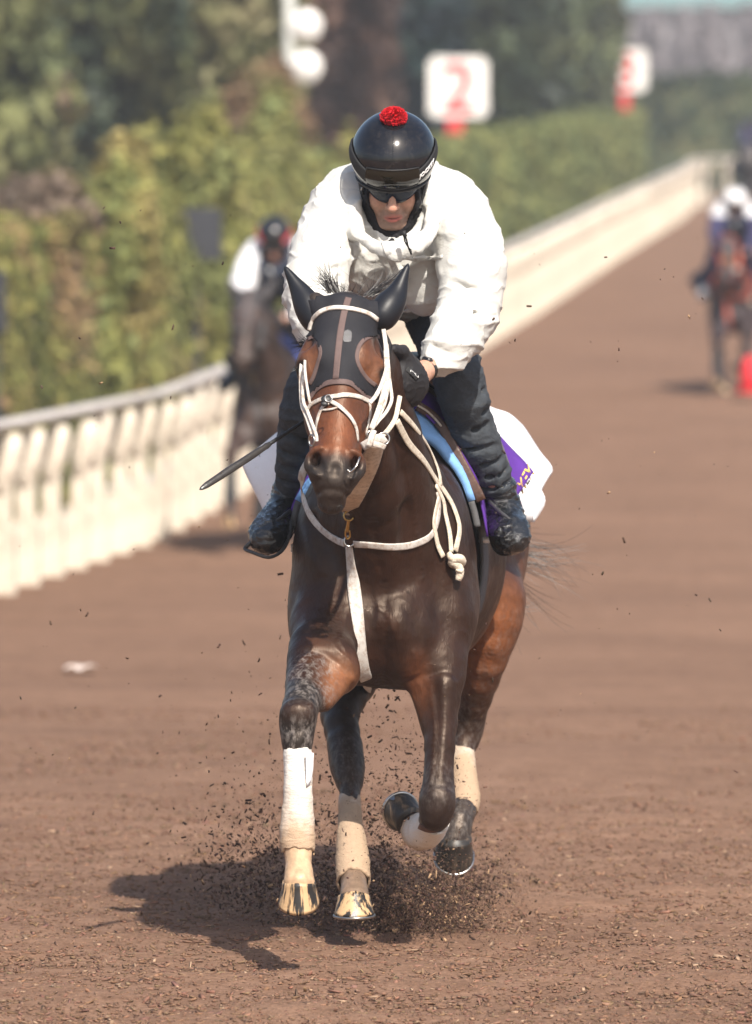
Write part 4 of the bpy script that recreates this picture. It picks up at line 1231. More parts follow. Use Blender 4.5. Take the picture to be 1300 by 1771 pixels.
st('noseband', MAT['strap_white'], [([(531, 709), (538, 700), (548, 694), (560, 689), (569, 687), (582, 685), (599, 683), (619, 686), (635, 693), (640, 698)], .014),
                                    ([(556, 709), (565, 709), (577, 707), (587, 703)], .006)], bridle, lift=.004, th=.003)
st('cross_strap', MAT['strap_white'], [([(569, 697), (559, 703), (552, 716), (548, 730), (546, 742), (545, 752)], .010),
                                       ([(572, 694), (584, 701), (596, 711), (608, 725), (616, 742), (619, 763)], .012),
                                       ([(639, 696), (640, 713), (637, 730), (633, 748), (629, 770)], .008)], bridle, lift=.007, th=.003)
mb = MB(); h, n_ = shoot(horse_bvh, 568, 693)
ellm(mb, h + n_ * .010, (.016, .006, .013), np.array([HW, HN, HA]), 8); ellm(mb, h + n_ * .008 + HA * .014 - HW * .006, (.011, .005, .008), np.array([HW, HN, HA]), 8)
mb.build('nose_pad', MAT['rubber'], bridle)
mb = MB()
def ring_at(c, r, nrm, t=.0028, mb=mb):
    a_ = unit(np.cross(nrm, V(.1, .2, 1))); b_ = np.cross(unit(nrm), a_)
    mb.sweep([c + (a_ * math.cos(q) + b_ * math.sin(q)) * r for q in np.linspace(0, 2 * math.pi, 24, endpoint=False)], t, 8, closed=True)
for c_, r_, n_, t_ in ((P(663, 759, 21.08), .017, V(.35, -1, .1), .0028), (P(641, 752, 21.06), .012, V(.7, -1, 0), .0028), (P(568, 689, 21.0), .010, V(-.1, -1, .3), .002), (P(539, 762, 21.04), .016, V(-.9, -.5, 0), .0028)):
    mq = MB(); ring_at(c_, r_, n_, t_, mq); mq.build('bit_ring', MAT['steel'], bridle)
mb.sweep([P(622, 790, 20.99), P(616, 806, 20.97), P(606, 816, 20.97), P(600, 812, 20.97)], .003, 8, 3)
mb.build('bit', MAT['steel'], bridle)
mb = MB()
for pix, wd, th in [([(628, 772, 21.06), (640, 765, 21.05), (655, 758, 21.06), (664, 766, 21.07)], .026, .008), ([(645, 768, 21.04), (656, 770, 21.04), (665, 774, 21.05)], .016, .004),
                ([(646, 745, 21.05), (642, 757, 21.04), (637, 772, 21.04)], .018, .005)]:
    pts = catmull(np.array([P(*p) for p in pix]), 4); ribbon_mb(mb, pts, [unit(CAMP - p) for p in pts], wd, th)
mb.build('bit_guard', MAT['strap_white'], bridle)
mb = MB()
for pix, wd in [([(691, 686, 21.33), (688, 702, 21.30), (683, 724, 21.25), (672, 742, 21.18), (659, 756, 21.10)], .014)]:
    pts = catmull(np.array([P(*p) for p in pix]), 5); ribbon_mb(mb, pts, [unit(CAMP - p + V(3, 0, 0)) for p in pts], wd, .004)
for pix, wd in [([(686, 728), (697, 750), (709, 770), (733, 798), (754, 831), (772, 856), (785, 880), (794, 914), (787, 953)], .020),
                ([(692, 712), (715, 737), (739, 771), (757, 812), (762, 840)], .016),
                ([(753, 839), (766, 866), (770, 890), (777, 922), (780, 955)], .016),
                ([(758, 860), (750, 900), (753, 925), (757, 944), (766, 963)], .017)]:
    strap(mb, horse_bvh, pix, wd, .0035, .014 if wd != .016 else .020, smooth=8)
reins = mb.build('reins', MAT['strap_cream'], bridle)
mb = MB(); kc, kn_ = shoot(horse_bvh, 786, 972)
kc = kc + kn_ * .028
def kp(px, py, o=0): return P(px, py, kc[1] - o)
mb.sweep([kp(776, 958, .01), kp(782, 966, .025), kp(794, 966, .02), kp(799, 973, 0), kp(790, 979, -.01), kp(781, 974, .015), kp(786, 965, .03)], [.008, .011, .012, .011, .010, .011, .009], 10, 4, None, 1.2)
mb.sweep([kp(784, 970, .02), kp(794, 982, .015), kp(795, 992, .01), kp(792, 1004, .01)], [.012, .0095, .010, .0075], 10, 3, None, 1.3)
mb.sweep([kp(788, 985, .02), kp(797, 988, .02), kp(800, 983, .01)], [.005, .006, .004], 8, 2)
mb.build('rein_knot', MAT['strap_cream'], reins)

# breastplate
bp = st('breastplate', MAT['strap_white'], [
    ([(550, 784, 21.97), (535, 797, 21.93), (524, 815, 21.90), (521, 838), (526, 866), (539, 895), (560, 919), (580, 933), (596, 940)], .022),
    ([(612, 941), (640, 943), (675, 946), (705, 944), (728, 937), (745, 926), (755, 905), (759, 875), (756, 850)], .022)], lift=.004, th=.003, smooth=6)
st('breast_strap', MAT['strap_white'], [([(604, 944), (606, 968), (610, 1000), (616, 1050), (622, 1100), (627, 1150), (633, 1175), (640, 1190)], [.032, .036, .038, .040, .040, .040, .038, .03])], bp, lift=.004, th=.0035, smooth=10)
c0, _ = shoot(horse_bvh, 604, 938); yB = c0[1] - .018
mb = MB(); ring_at(P(604, 936, yB), .015, V(0, -1, .1), .003, mb); mb.build('ring', MAT['steel'], bp)
mb = MB(); ring_at(P(603, 892, yB - .05), .014, V(0, -1, .3), .0032, mb)
mb.sweep([P(603, 898, yB - .045), P(602, 906, yB - .04), P(601, 914, yB - .035), P(600, 920, yB - .03)], [.006, .0048, .0062, .004], 10, 2)
mb.sweep([P(598, 915, yB - .03), P(597, 924, yB - .025), P(600, 932, yB - .02), P(605, 928, yB - .02), P(604, 917, yB - .03)], .0028, 8, 3)
mb.build('snap_hook', MAT['brass'], bp)
# wide beige strap from the bit to the breast ring
g = lambda px, py, Y: P(px, py, Y)
rows = [[g(640, 766, 21.14), g(652, 768, 21.14), g(664, 768, 21.17)],
        [g(618, 800, 21.22), g(636, 802, 21.21), g(655, 802, 21.23)],
        [g(596, 832, 21.32), g(618, 836, 21.31), g(641, 836, 21.32)],
        [g(584, 856, 21.40), g(607, 862, 21.39), g(628, 862, 21.40)],
        [g(590, 880, yB - .045), g(603, 883, yB - .05), g(617, 880, yB - .045)],
        [g(594, 889, yB - .04), g(603, 890, yB - .044), g(613, 889, yB - .04)]]
solid_sheet(rows, .006, 'martingale', MAT['strap_beige'], horse, 4, .001)

# girth, pads, cloths
AXY = np.array([21.9, 22.15, 22.9, 23.5, 24.0]); AXX = np.array([P(660, 900, 21.9)[0], P(667, 900, 22.15)[0], P(722, 900, 22.9)[0], P(757, 900, 23.5)[0], P(775, 900, 24.)[0]])
def wrap_pt(Y, ang, off):
    c = V(np.interp(Y, AXY, AXX), Y, 1.30); d = V(math.sin(ang), 0, math.cos(ang))
    h = horse_bvh.ray_cast(Vector(c), Vector(d))[0]
    r = np.linalg.norm(np.array(h) - c) if h is not None else .3
    return c + d * (min(r, .46) + off)
def wrapped(Ys, a0, a1, offf, th, name, mat, parent, na=17, sub=2, wob=0, seed=0):
    rows = [[wrap_pt(Y, a, offf(Y, a)) for a in np.linspace(math.radians(a0), math.radians(a1), na)] for Y in Ys]
    return solid_sheet(rows, th, name, mat, parent, sub, wob, seed)
MAT['blue'] = mat_cloth('light_blue_felt', (.20, .40, .74), .9, 500, .5, (.12, .10, .12), .5, 70, .1, 30)
MAT['purple'] = mat_cloth('purple_cloth', (.085, .026, .235), .8, 700, .3, (.2, .15, .15), .2, 70, .12, 20)
MAT['cloth_white'] = mat_cloth('white_cotton_cloth', (.72, .72, .745), .85, 600, .25, (.42, .34, .26), .6, 40, .04, 10, fold_b=.12)
MAT['grey'] = mat_simple('grey_elastic', (.085, .085, .088), .8, .15, 40, .4)
MAT['brown_leather'] = mat_simple('brown_saddle_leather', (.075, .035, .022), .45, .35, 30, .35, coat=.1)
MAT['yellow'] = mat_simple('yellow_embroidery', (.72, .50, .10), .7, .15, 200, .3)
MAT['sage'] = mat_simple('sage_embroidery', (.42, .44, .24), .7, .12, 200, .3)
fl = lambda base, k: (lambda Y, a: base + k * (Y - 22.1) * min(1, abs(a) * 1.1))
YS = [22.10, 22.25, 22.45, 22.65, 22.85]
wrapped(YS, -95, 95, fl(.020, .07), .022, 'blue_pad', MAT['blue'], horse)
wrapped(YS, -110, -95.5, fl(.018, .07), .018, 'pad_end', MAT['grey'], horse, 6)
wrapped(YS, 95.5, 110, fl(.018, .07), .018, 'pad_end', MAT['grey'], horse, 6)
pc_, pg, pN = wrapped([22.17, 22.3, 22.45, 22.6, 22.7, 22.8], -114, 114, fl(.048, .07), .006, 'saddle_cloth', MAT['purple'], horse, 21)
white_g = wrapped([22.62, 22.8, 23.0, 23.1, 23.2], -72, 72, lambda Y, a: .030 + .04 * (Y - 22.6) * min(1, abs(a)), .006, 'white_undercloth', MAT['cloth_white'], horse, 17, 2, .006)
wrapped([22.36, 22.44, 22.52], 74, 205, lambda Y, a: .018, .008, 'girth', MAT['grey'], horse, 17)
wrapped([22.36, 22.44, 22.52], 155, 286, lambda Y, a: .020, .008, 'girth', MAT['grey'], horse, 17)
for c_, s_ in ((P(837, 934, 22.40), (.034, .012, .018)), (P(506, 948, 22.25), (.012, .008, .026))):
    mb = MB(); mb.box(c_, s_); mb.build('girth_buckle', MAT['white'], horse, bevel=.002)
# saddle: seat, flaps and their edges
SS = SDF((-.10, 22.1, 1.45), (.36, 23.05, 1.85), .006)
top = lambda Y, o: wrap_pt(Y, 0, o)
SS.tube([top(22.28, .055), top(22.4, .04), top(22.6, .025), top(22.78, .03), top(22.9, .04)], [.035, .045, .06, .07, .06], 0, (1, 0, 0), 1.4, sub=2)
for sg_ in (-1, 1):
    SS.cone(wrap_pt(22.30, math.radians(8 * sg_), .066), wrap_pt(22.42, math.radians(45 * sg_), .085), .020, .02, .03)
v, q = SS.mesh(1); saddle = obj('saddle', mesh_from('saddle', v, q), MAT['brown_leather'], horse)
for sg_ in (-1, 1):
    rows = [[wrap_pt(Y, math.radians(sg_ * a), .096 + .11 * (Y - 22.2)) for a in (2, 16, 32, 50, 66, 80)] for Y in (22.24, 22.34, 22.46, 22.6)]
    solid_sheet(rows, .007, 'saddle_flap', MAT['brown_leather'], saddle, 3)
    mb = MB(); pts = catmull([wrap_pt(22.235, math.radians(sg_ * a), .100) for a in (0, 16, 32, 48, 62, 74)], 4); mb.sweep(pts, .006, 8)
    mb.build('flap_piping', mat_simple('worn_leather_edge', (.20, .11, .07), .6, .4, 40, .3), saddle)
    mb = MB(); pts = catmull([wrap_pt(22.27, math.radians(sg_ * a), .112) for a in (0, 16, 32, 48, 64)], 4); mb.sweep(pts, .004, 8)
    mb.build('flap_piping', MAT['strap_cream'], saddle)
# wind-lifted panels seen behind the legs
D = lambda *a: P(*a)
rows = [[D(742, 662, 22.62), D(768, 740, 22.64), D(800, 830, 22.66), D(838, 905, 22.66)],
        [D(790, 672, 22.75), D(818, 738, 22.74), D(840, 800, 22.72), D(866, 892, 22.72)],
        [D(840, 728, 22.85), D(866, 772, 22.82), D(885, 820, 22.80), D(888, 866, 22.78)],
        [D(868, 760, 22.9), D(888, 782, 22.88), D(906, 799, 22.86), D(922, 816, 22.84)]]
side_p, gp, _ = solid_sheet(rows, .006, 'saddle_cloth_panel', MAT['purple'], pc_, 4, .003)
rows = [[D(800, 676, 22.9), D(812, 760, 22.92), D(830, 850, 22.94), D(850, 905, 22.95)],
        [D(846, 702, 23.05), D(868, 770, 23.02), D(878, 830, 23.0), D(890, 888, 23.0)],
        [D(880, 716, 23.12), D(905, 778, 23.08), D(924, 836, 23.04), D(922, 902, 23.04)],
        [D(903, 738, 23.18), D(930, 780, 23.14), D(953, 812, 23.10), D(946, 834, 23.06)]]
wp, gw, _ = solid_sheet(rows[:3] + [[D(903, 738, 23.18), D(932, 782, 23.14), D(955, 816, 23.10), D(922, 838, 23.07)]], .006, 'white_flap', MAT['cloth_white'], white_g[0], 5, .006)
rows = [[D(846, 800, 22.98), D(852, 850, 22.98), D(866, 900, 22.98)],
        [D(890, 810, 23.03), D(896, 855, 23.02), D(893, 903, 23.02)],
        [D(925, 830, 23.06), D(944, 866, 23.05), D(924, 902, 23.04)]]
solid_sheet(rows, .006, 'white_flap', MAT['cloth_white'], white_g[0], 5, .005, 3)
rows = [[D(560, 690, 22.75), D(548, 760, 22.72), D(535, 840, 22.68), D(520, 900, 22.66)],
        [D(520, 722, 22.85), D(505, 780, 22.82), D(495, 840, 22.8), D(478, 890, 22.78)],
        [D(478, 750, 22.95), D(458, 790, 22.92), D(446, 838, 22.88), D(460, 896, 22.85)],
        [D(446, 776, 23.0), D(420, 798, 22.98), D(430, 826, 22.94), D(448, 858, 22.9)]]
solid_sheet(rows, .006, 'white_flap', MAT['cloth_white'], white_g[0], 5, .005, 7)
# embroidery
pb = BVHTree.FromPolygons([v_.co[:] for v_ in side_p.data.vertices], [p.vertices[:] for p in side_p.data.polygons])
def cloth_map(ox, oy, xd, yd):
    def f(x, y, z):
        px, py = ox + xd[0] * x + yd[0] * y, oy + xd[1] * x + yd[1] * y
        h, n_ = shoot(pb, px, py)
        return h + n_ * (.0015 + z) if h is not None else P(px, py, 22.85)
    return f
text_on('MEX', 1.0, cloth_map(903, 856, (10.5, -19), (-15.5, -26)), 'lettering', MAT['yellow'], side_p, extr=.0006, bold=.012)
mb = MB()
for poly in [[(747, 697), (768, 706), (768, 716), (758, 708)], [(750, 712), (772, 722), (784, 730), (778, 740), (762, 725)], [(866, 846), (870, 838), (874, 842), (872, 852)]]:
    pt = []
    for p in poly:
        h, n_ = shoot(pb, *p)
        if h is None: break
        pt.append(h + n_ * .0025)
    if len(pt) == len(poly): mb.add(pt, [tuple(range(len(pt)))])
if mb.v: mb.build('emblem', MAT['sage'], side_p)
# stirrups
MAT['iron'] = mat_simple('stirrup_rubber', (.045, .045, .048), .4, .3, 40, .3)
mb = MB()
pts = np.array([P(x, y, Y) for x, y, Y in [(501, 884, 22.14), (486, 896, 22.02), (460, 916, 21.97), (430, 942, 21.96), (424, 950, 21.96), (438, 956, 21.93), (464, 964, 21.92), (486, 954, 21.95), (498, 932, 22.0), (503, 902, 22.06)]])
mb.sweep(catmull(pts, 3), [.0052] * 28, 8, 1, None, 1.4, closed=False); sl = mb.build('stirrup', MAT['iron'], saddle)
mb = MB()
pts = np.array([P(x, y, Y) for x, y, Y in [(846, 868, 22.26), (862, 884, 22.20), (884, 902, 22.16), (903, 926, 22.15), (908, 940, 22.16), (896, 950, 22.16), (874, 958, 22.17), (856, 950, 22.22), (846, 920, 22.26), (843, 890, 22.28)]])
mb.sweep(catmull(pts, 3), [.0052] * 28, 8, 1, None, 1.4); mb.build('stirrup', MAT['iron'], saddle)
pcb = BVHTree.FromPolygons([v_.co[:] for v_ in pc_.data.vertices], [p.vertices[:] for p in pc_.data.polygons])
def flap_edge(pix, wd, mat, lift, name):
    pts = []; nn = []
    for x, y in catmull(np.array(pix, float), 5):
        h, n_ = shoot(pcb, x, y)
        if h is None or (pts and abs(h[1] - pts[-1][1]) > .12): continue
        pts.append(h + unit(CAMP - h) * lift); nn.append(unit(CAMP - h))
    if len(pts) > 3: mb = MB(); ribbon_mb(mb, pts, nn, wd, .004); mb.build(name, MAT[mat], saddle)
flap_edge([(722, 702), (748, 720), (774, 752), (796, 790), (815, 828), (832, 866)], .030, 'brown_leather', .010, 'flap_edge')
flap_edge([(716, 698), (742, 714), (768, 744), (790, 782)], .006, 'strap_cream', .018, 'flap_piping')

# bandages
def bandage(pts, rad, clean, seed, n=44, w=None):
    p = catmull(np.array([P(*q) for q in pts]), 10); r = catmull(np.array(rad)[:, None], 10)[:, 0]
    m = len(p); T = np.gradient(p, axis=0); u = V(1, 0, 0); vs = []; cols = []
    for i in range(m):
        t = unit(T[i]); u = unit(u - t * np.dot(u, t)); b = np.cross(t, u); s_ = i / (m - 1)
        for j in range(n):
            a = 2 * math.pi * j / n
            sp = (s_ * 6.5 + a / (2 * math.pi)) % 1.0
            k = r[i] * (1 + .05 * (1 - sp) ** 3 + .035 * noise.noise(Vector((math.cos(a) * 2, math.sin(a) * 2, s_ * 9 + seed))))
            q = p[i] + u * math.cos(a) * k + b * math.sin(a) * k
            q = q + t * .004 * noise.noise(Vector((math.cos(a) * 2, math.sin(a) * 2, seed + (0 if i < m / 2 else 5)))) * (i in (0, m - 1)) * 3
            vs.append(q)
            dn = noise.noise(Vector(q * 18)) * .25 + noise.noise(Vector(q * 60)) * .2
            d = min(1, max(0, (s_ - clean) * 1.8 + dn + .1)) if clean < 1 else 0
            cw, cd = np.array((.74, .71, .66)), np.array((.44, .315, .215))
            cols.append(cw * (1 - d) + cd * d)
    fs = [(i * n + j, i * n + (j + 1) % n, (i + 1) * n + (j + 1) % n, (i + 1) * n + j) for i in range(m - 1) for j in range(n)]
    o = len(vs)
    for e in (0, m - 1):
        for j in range(n): vs.append(p[e] + (np.array(vs[e * n + j]) - p[e]) * .86); cols.append(cols[e * n + j] * .7)
    for j in range(n):
        k = (j + 1) % n; fs.append((k, j, o + j, o + k)); fs.append((o + n + k, o + n + j, (m - 1) * n + j, (m - 1) * n + k))
    me = mesh_from('leg_bandage', vs, fs); vcol(me, 'dye', np.array(cols))
    return obj('leg_bandage', me, MAT['bandage'], horse)
m = NT('bandage_fleece'); v = m.coord(); at = m.n('ShaderNodeVertexColor'); at.layer_name = 'dye'
dm = m.ramp(m.noise(v, 120, 5, .7), [(.62, (0, 0, 0)), (.70, (.7,) * 3)])
m.color(m.mix(at.outputs['Color'], (.16, .10, .07), dm)); m.set(Roughness=.95, Specular_IOR_Level=.1)
m.bump(m.noise(v, 300, 3, .7), .7, .003, m.bump(m.noise(m.coord('Object', (30, 30, 110)), 1, 4, .6), .8, .006)); MAT['bandage'] = m.m
bandage([(514, 1286, 21.28), (515, 1330, 21.27), (515, 1385, 21.25), (514, 1440, 21.23), (515, 1472, 21.215)], [.0405, .040, .042, .050, .047], .30, 1)
bandage([(604, 1380, 22.33), (606, 1430, 22.21), (609, 1480, 22.10), (611, 1524, 22.00)], [.032, .038, .049, .050], -.35, 2)
bandage([(800, 1288, 23.32), (802, 1340, 23.22), (805, 1380, 23.12), (803, 1402, 23.08)], [.034, .040, .045, .041], -.25, 3)
bandage([(751, 1418, 21.73), (741, 1432, 21.82), (730, 1438, 21.93), (722, 1438, 22.0)], [.044, .050, .054, .050], .45, 4)
mb = MB(); rows = [[P(540, 1304, 21.235), P(545, 1330, 21.24)], [P(530, 1304, 21.215), P(533, 1332, 21.215)]]
solid_sheet([[P(529, 1300, 21.222), P(529, 1336, 21.222), P(530, 1360, 21.22)], [P(542, 1302, 21.23), P(541, 1330, 21.23), P(537, 1352, 21.23)]], .004, 'bandage_tape', MAT['cloth_white'], horse, 3)
# a brown keeper strap on the folded fore
mb = MB(); pk = [P(724, 1428, 21.665), P(738, 1434, 21.66), P(752, 1434, 21.66), (P(764, 1424, 21.68))]
ribbon_mb(mb, catmull(pk, 4), [unit(CAMP - P(740, 1434, 21.7) + V(0, 0, -8))] * 13, .018, .004); mb.build('bandage_keeper', MAT['brown_leather'], horse)

# hooves
def mat_hoof(name, pale, dark, lo, hi):
    m = NT(name); v = m.coord()
    n_ = m.noise(m.coord('Object', (48, 48, 5)), 1, 5, .6)
    m.color(m.ramp(n_, [(lo, dark), (hi, pale)])); m.set(Roughness=.45, Specular_IOR_Level=.5)
    m.bump(m.noise(m.coord('Object', (20, 20, 160)), 1, 4, .6), .3, .003); return m.m
MAT['hoof_mix'] = mat_hoof('striped_hoof_horn', (.52, .34, .18), (.018, .015, .013), .45, .52)
MAT['hoof_dark'] = mat_hoof('dark_hoof_horn', (.13, .09, .06), (.022, .019, .017), .50, .66)
def hoof(cor, axis, toe, L=.072, r=.047, mat='hoof_dark', shoe=True, splay=1.28):
    axis = unit(axis); toe = unit(np.asarray(toe, float) - axis * np.dot(toe, axis)); sd = np.cross(axis, toe)
    n = 36; vs = []; m_ = 9
    for i in range(m_ + 1):
        s_ = i / m_
        for j in range(n):
            a = 2 * math.pi * j / n; ca, sa = math.cos(a), math.sin(a)
            k = r * (1 + (splay - 1) * s_)
            fwd = ca * k * (1.06 if ca > 0 else .80) + (.020 * s_ if ca > 0 else .006 * s_)
            drop = L * (s_ * (1 - .28 * (1 - ca) / 2)) - .006 * math.cos(2 * a) * (1 - s_)
            bul = 1 + .05 * math.exp(-((s_ - .06) / .07) ** 2)
            vs.append(cor + toe * fwd * bul + sd * sa * k * bul + axis * drop)
    fs = [(i * n + j, i * n + (j + 1) % n, (i + 1) * n + (j + 1) % n, (i + 1) * n + j) for i in range(m_) for j in range(n)]
    o = len(vs); base = vs[m_ * n:(m_ + 1) * n]; cb = sum(base) / n
    for p in base: vs.append(cb + (p - cb) * .84 - axis * .003)
    for j in range(n): fs.append((m_ * n + j, m_ * n + (j + 1) % n, o + (j + 1) % n, o + j))
    vs.append(cb - axis * .012)
    for j in range(n): fs.append((o + j, o + (j + 1) % n, len(vs) - 1))
    vs.append(cor - axis * .004)
    for j in range(n): fs.append(((j + 1) % n, j, len(vs) - 1))
    mb = MB(); mb.add(vs, fs); h = mb.build('hoof', MAT[mat], horse)
    if shoe:
        mb = MB(); pts = [base[j % n] * .93 + cb * .07 + axis * .003 for j in range(-15, 16)]
        ribbon_mb(mb, pts, [axis] * len(pts), .016, .006)
        tq = base[0] + axis * -.002; mb.add([tq + toe * .002 - sd * .010, tq + toe * .002 + sd * .010, tq + toe * .000 - axis * .016 + sd * .003, tq - axis * .016 - sd * .003], [(0, 1, 2, 3)])
        mb.build('horseshoe', MAT['steel'], h)
    return h
hoof(P(517, 1520, 21.15), V(0, .30, -1), V(-.05, -1, -.2), .078, .045, 'hoof_mix', False, 1.30)
hoof(P(612, 1545, 21.92), V(.01, -.12, -1), V(0, -1, 0), .070, .046, 'hoof_mix', True, 1.28)
hoof(P(787, 1444, 23.0), V(-.05, .62, -.80), V(0, -.8, -.6), .085, .050, 'hoof_dark', True, 1.20)
hoof(P(711, 1422, 22.03), V(-.38, .70, .28), V(-.4, -.6, .7), .055, .044, 'hoof_dark', True, 1.22)

# hair
def strands(mb, root_fn, n, length, d0, spread, curl, wd=.0011, seg=7, grav=0.):
    for i in range(n):
        p = root_fn(); d = unit(np.array(d0) + RNG.normal(size=3) * spread); L_ = length * (.45 + .75 * RNG.random())
        pts = [p]; c_ = RNG.normal(size=3) * curl
        for s_ in range(seg):
            d = unit(d + c_ / seg + V(0, 0, -grav / seg)); p = p + d * L_ / seg; pts.append(p)
        mb.sweep(pts, [wd * (1 - .8 * k / seg) for k in range(seg + 1)], 3, 1, None, 1.0, False)
mb = MB()
strands(mb, lambda: P(566 + RNG.random() * 22, 508 - RNG.random() * 6, 21.42 + RNG.random() * .05), 80, .085, (-.45, .1, .75), .20, .25, .0014)
strands(mb, lambda: P(588 + RNG.random() * 22, 506, 21.42 + RNG.random() * .05), 16, .035, (-.1, .1, .6), .5, .3, .0010)
strands(mb, lambda: P(628 + RNG.random() * 20, 508 + RNG.random() * 6, 21.42 + RNG.random() * .05), 60, .125, (.80, .1, .50), .10, .30, .0013)
strands(mb, lambda: P(612 + RNG.random() * 30, 512, 21.44), 16, .13, (.2, .1, .8), .3, .6, .0006)
strands(mb, lambda: P(536 + RNG.random() * 6, 592 + RNG.random() * 8, 21.42), 60, .055, (-1, .1, .05), .22, .4, .0013)
for i in range(14):
    t_ = i / 13; pr = P(610 + 85 * t_, 540 + 150 * t_, 21.5 + .75 * t_)
    strands(mb, lambda pr=pr: pr + RNG.normal(size=3) * V(.02, .05, .02), 26, .16, (-.8, .2, .1), .3, 1.2, .0014, grav=1.6)
mb.build('mane', MAT['hair'], horse, smooth=False)
mb = MB()
strands(mb, lambda: P(838, 850, 24.1) + RNG.normal(size=3) * .022, 420, .50, (-.25, .45, -.82), .10, .9, .0016, 10, .1)
strands(mb, lambda: P(880, 955, 24.2) + RNG.normal(size=3) * V(.03, .02, .025), 46, .24, (1, .1, -.22), .10, .5, .0011, 10, .1)
strands(mb, lambda: P(890, 1050, 24.2) + RNG.normal(size=3) * V(.02, .02, .01), 6, .12, (1, .1, .12), .08, .4, .0009, 8)
mb.build('tail', MAT['hair'], horse, smooth=False)
mb = MB()      # whiskers and lashes
strands(mb, lambda: HH(1.03, RNG.uniform(-.035, .035), -.075 + RNG.random() * .02), 60, .022, tuple(HA * 1.0 + HN * .15), .25, .3, .0005, 4)
mb.build('whiskers', MAT['hair'], horse, smooth=False)
for s_ in (-1, 1):
    mb = MB(); strands(mb, lambda: HH(.33 + RNG.random() * .02, s_ * (.120 + RNG.random() * .006), -.045 - RNG.random() * .015), 26, .02, tuple(HW * s_ * .7 + HN * .5 + HA * .7), .25, .3, .0008, 4); mb.build('eyelashes', MAT['hair'], horse, smooth=False)
# ------------------------------------------------------------------ the track side: fence, hedges, trees, signs
FY = np.array([20, 40, 52, 65, 102, 140, 172, 182, 187.5, 190, 192, 194, 196.]); FX = np.array([-6.0, -3.85, -2.6, -1.3, 1.73, 4.5, 6.9, 7.55, 8.0, 9.4, 13, 20, 45.])
def fpath(step, y0=34):
    pts = catmull(np.stack([FX, FY], 1), 12); L = np.concatenate([[0], np.cumsum(np.linalg.norm(np.diff(pts, axis=0), axis=1))])
    out = []
    for t in np.arange(0, L[-1], step):
        x, y = np.interp(t, L, pts[:, 0]), np.interp(t, L, pts[:, 1])
        t2 = t + .1; d = unit(V(np.interp(t2, L, pts[:, 0]) - x, np.interp(t2, L, pts[:, 1]) - y))
        if y >= y0 and x < 30: out.append((x, y, d))
    return out
MAT['post'] = mat_simple('cream_painted_post', (.70, .63, .52), .6, .14, 3, .15, dirt=(.34, .25, .19), dirt_amt=.75, dscale=7)
MAT['rail'] = mat_simple('weathered_grey_rail', (.55, .51, .47), .6, .1, 4, .1, dirt=(.30, .26, .24), dirt_amt=.7, dscale=3)
fence = empty('running_rail', (-2.6, 52, zg(52)))
tag(fence, 'long cream running rail with close posts and a grey top, curving away beside the track', 'fence')
def post_mesh():
    mb = MB()
    mb.box((0, 0, .23), (.19, .08, .50)); mb.box((.005, 0, .62), (.125, .06, .34))
    pts = [(0, 0, .74), (.01, 0, .86), (.03, 0, .97), (.05, 0, 1.05), (.05, 0, 1.13)]
    mb.sweep(pts, [.065, .10, .105, .10, .08], 8, 3, (0, 1, 0), 1.0)
    me = mesh_from('post', mb.v, mb.f, False); bm = bmesh.new(); bm.from_mesh(me); bmesh.ops.recalc_face_normals(bm, faces=bm.faces); bm.to_mesh(me); bm.free(); me.materials.append(MAT['post']); return me
pm = post_mesh(); base = Vector(fence.location)
pp = fpath(1.15, 41)
for i, (x, y, d) in enumerate(pp[:98]):
    o = bpy.data.objects.new('post', pm); COL.objects.link(o); o.parent = fence
    o.location = Vector((x, y, zg(y) - .02)) - base; o.rotation_euler = (RNG.normal() * .012, RNG.normal() * .02, math.atan2(d[1], d[0]) - math.pi / 2 + RNG.normal() * .06); o.scale = (1 + RNG.normal() * .06, 1, 1 + RNG.normal() * .012)
far_ = bmesh.new()
for x, y, d in pp[98:]:
    n0 = len(far_.verts); far_.from_mesh(pm); far_.verts.ensure_lookup_table()
    M_ = Matrix.Translation(Vector((x, y, zg(y) - .02))) @ Matrix.Rotation(math.atan2(d[1], d[0]) - math.pi / 2, 4, 'Z')
    for v_ in far_.verts[n0:]: v_.co = M_ @ v_.co
fm = bpy.data.meshes.new('far_posts'); far_.to_mesh(fm); far_.free()
tag(obj('far_posts', fm, MAT['post'], fence), kind='stuff')
mb = MB(); pr = [V(x, y, zg(y) + 1.17) + V(d[1], -d[0], 0) * .03 for x, y, d in fpath(1.0, 38)]
mb.sweep(pr, .040, 10, 1, (1, 0, 0), 1.9); mb.build('rail', MAT['rail'], fence)

# pale hard path behind the rail
vs = []; pf = fpath(1.0, 34)
for x, y, d in pf:
    for k in (.12, .45, .8, 1.25): vs.append((x - d[1] * k, y + d[0] * k, zg(y) + .03))
fs = [(i * 4 + j, (i + 1) * 4 + j, (i + 1) * 4 + j + 1, i * 4 + j + 1) for i in range(len(pf) - 1) for j in range(3)]
tag(obj('path', mesh_from('path', vs, fs), mat_simple('pale_concrete', (.36, .37, .38), .8, .15, 3, .2)), kind='structure')
def mat_leaf(name, var=.35, rough=.6):
    m = NT(name); at = m.n('ShaderNodeVertexColor'); at.layer_name = 'leaf'
    m.color(at.outputs['Color']); m.set(Roughness=rough, Specular_IOR_Level=.25)
    tr = m.n('ShaderNodeBsdfTranslucent'); mx = m.n('ShaderNodeMixShader'); mx.inputs[0].default_value = .30
    m.l(at.outputs['Color'], tr.inputs[0]); m.l(m.b.outputs[0], mx.inputs[1]); m.l(tr.outputs[0], mx.inputs[2]); m.l(mx.outputs[0], m.out.inputs[0]); return m.m
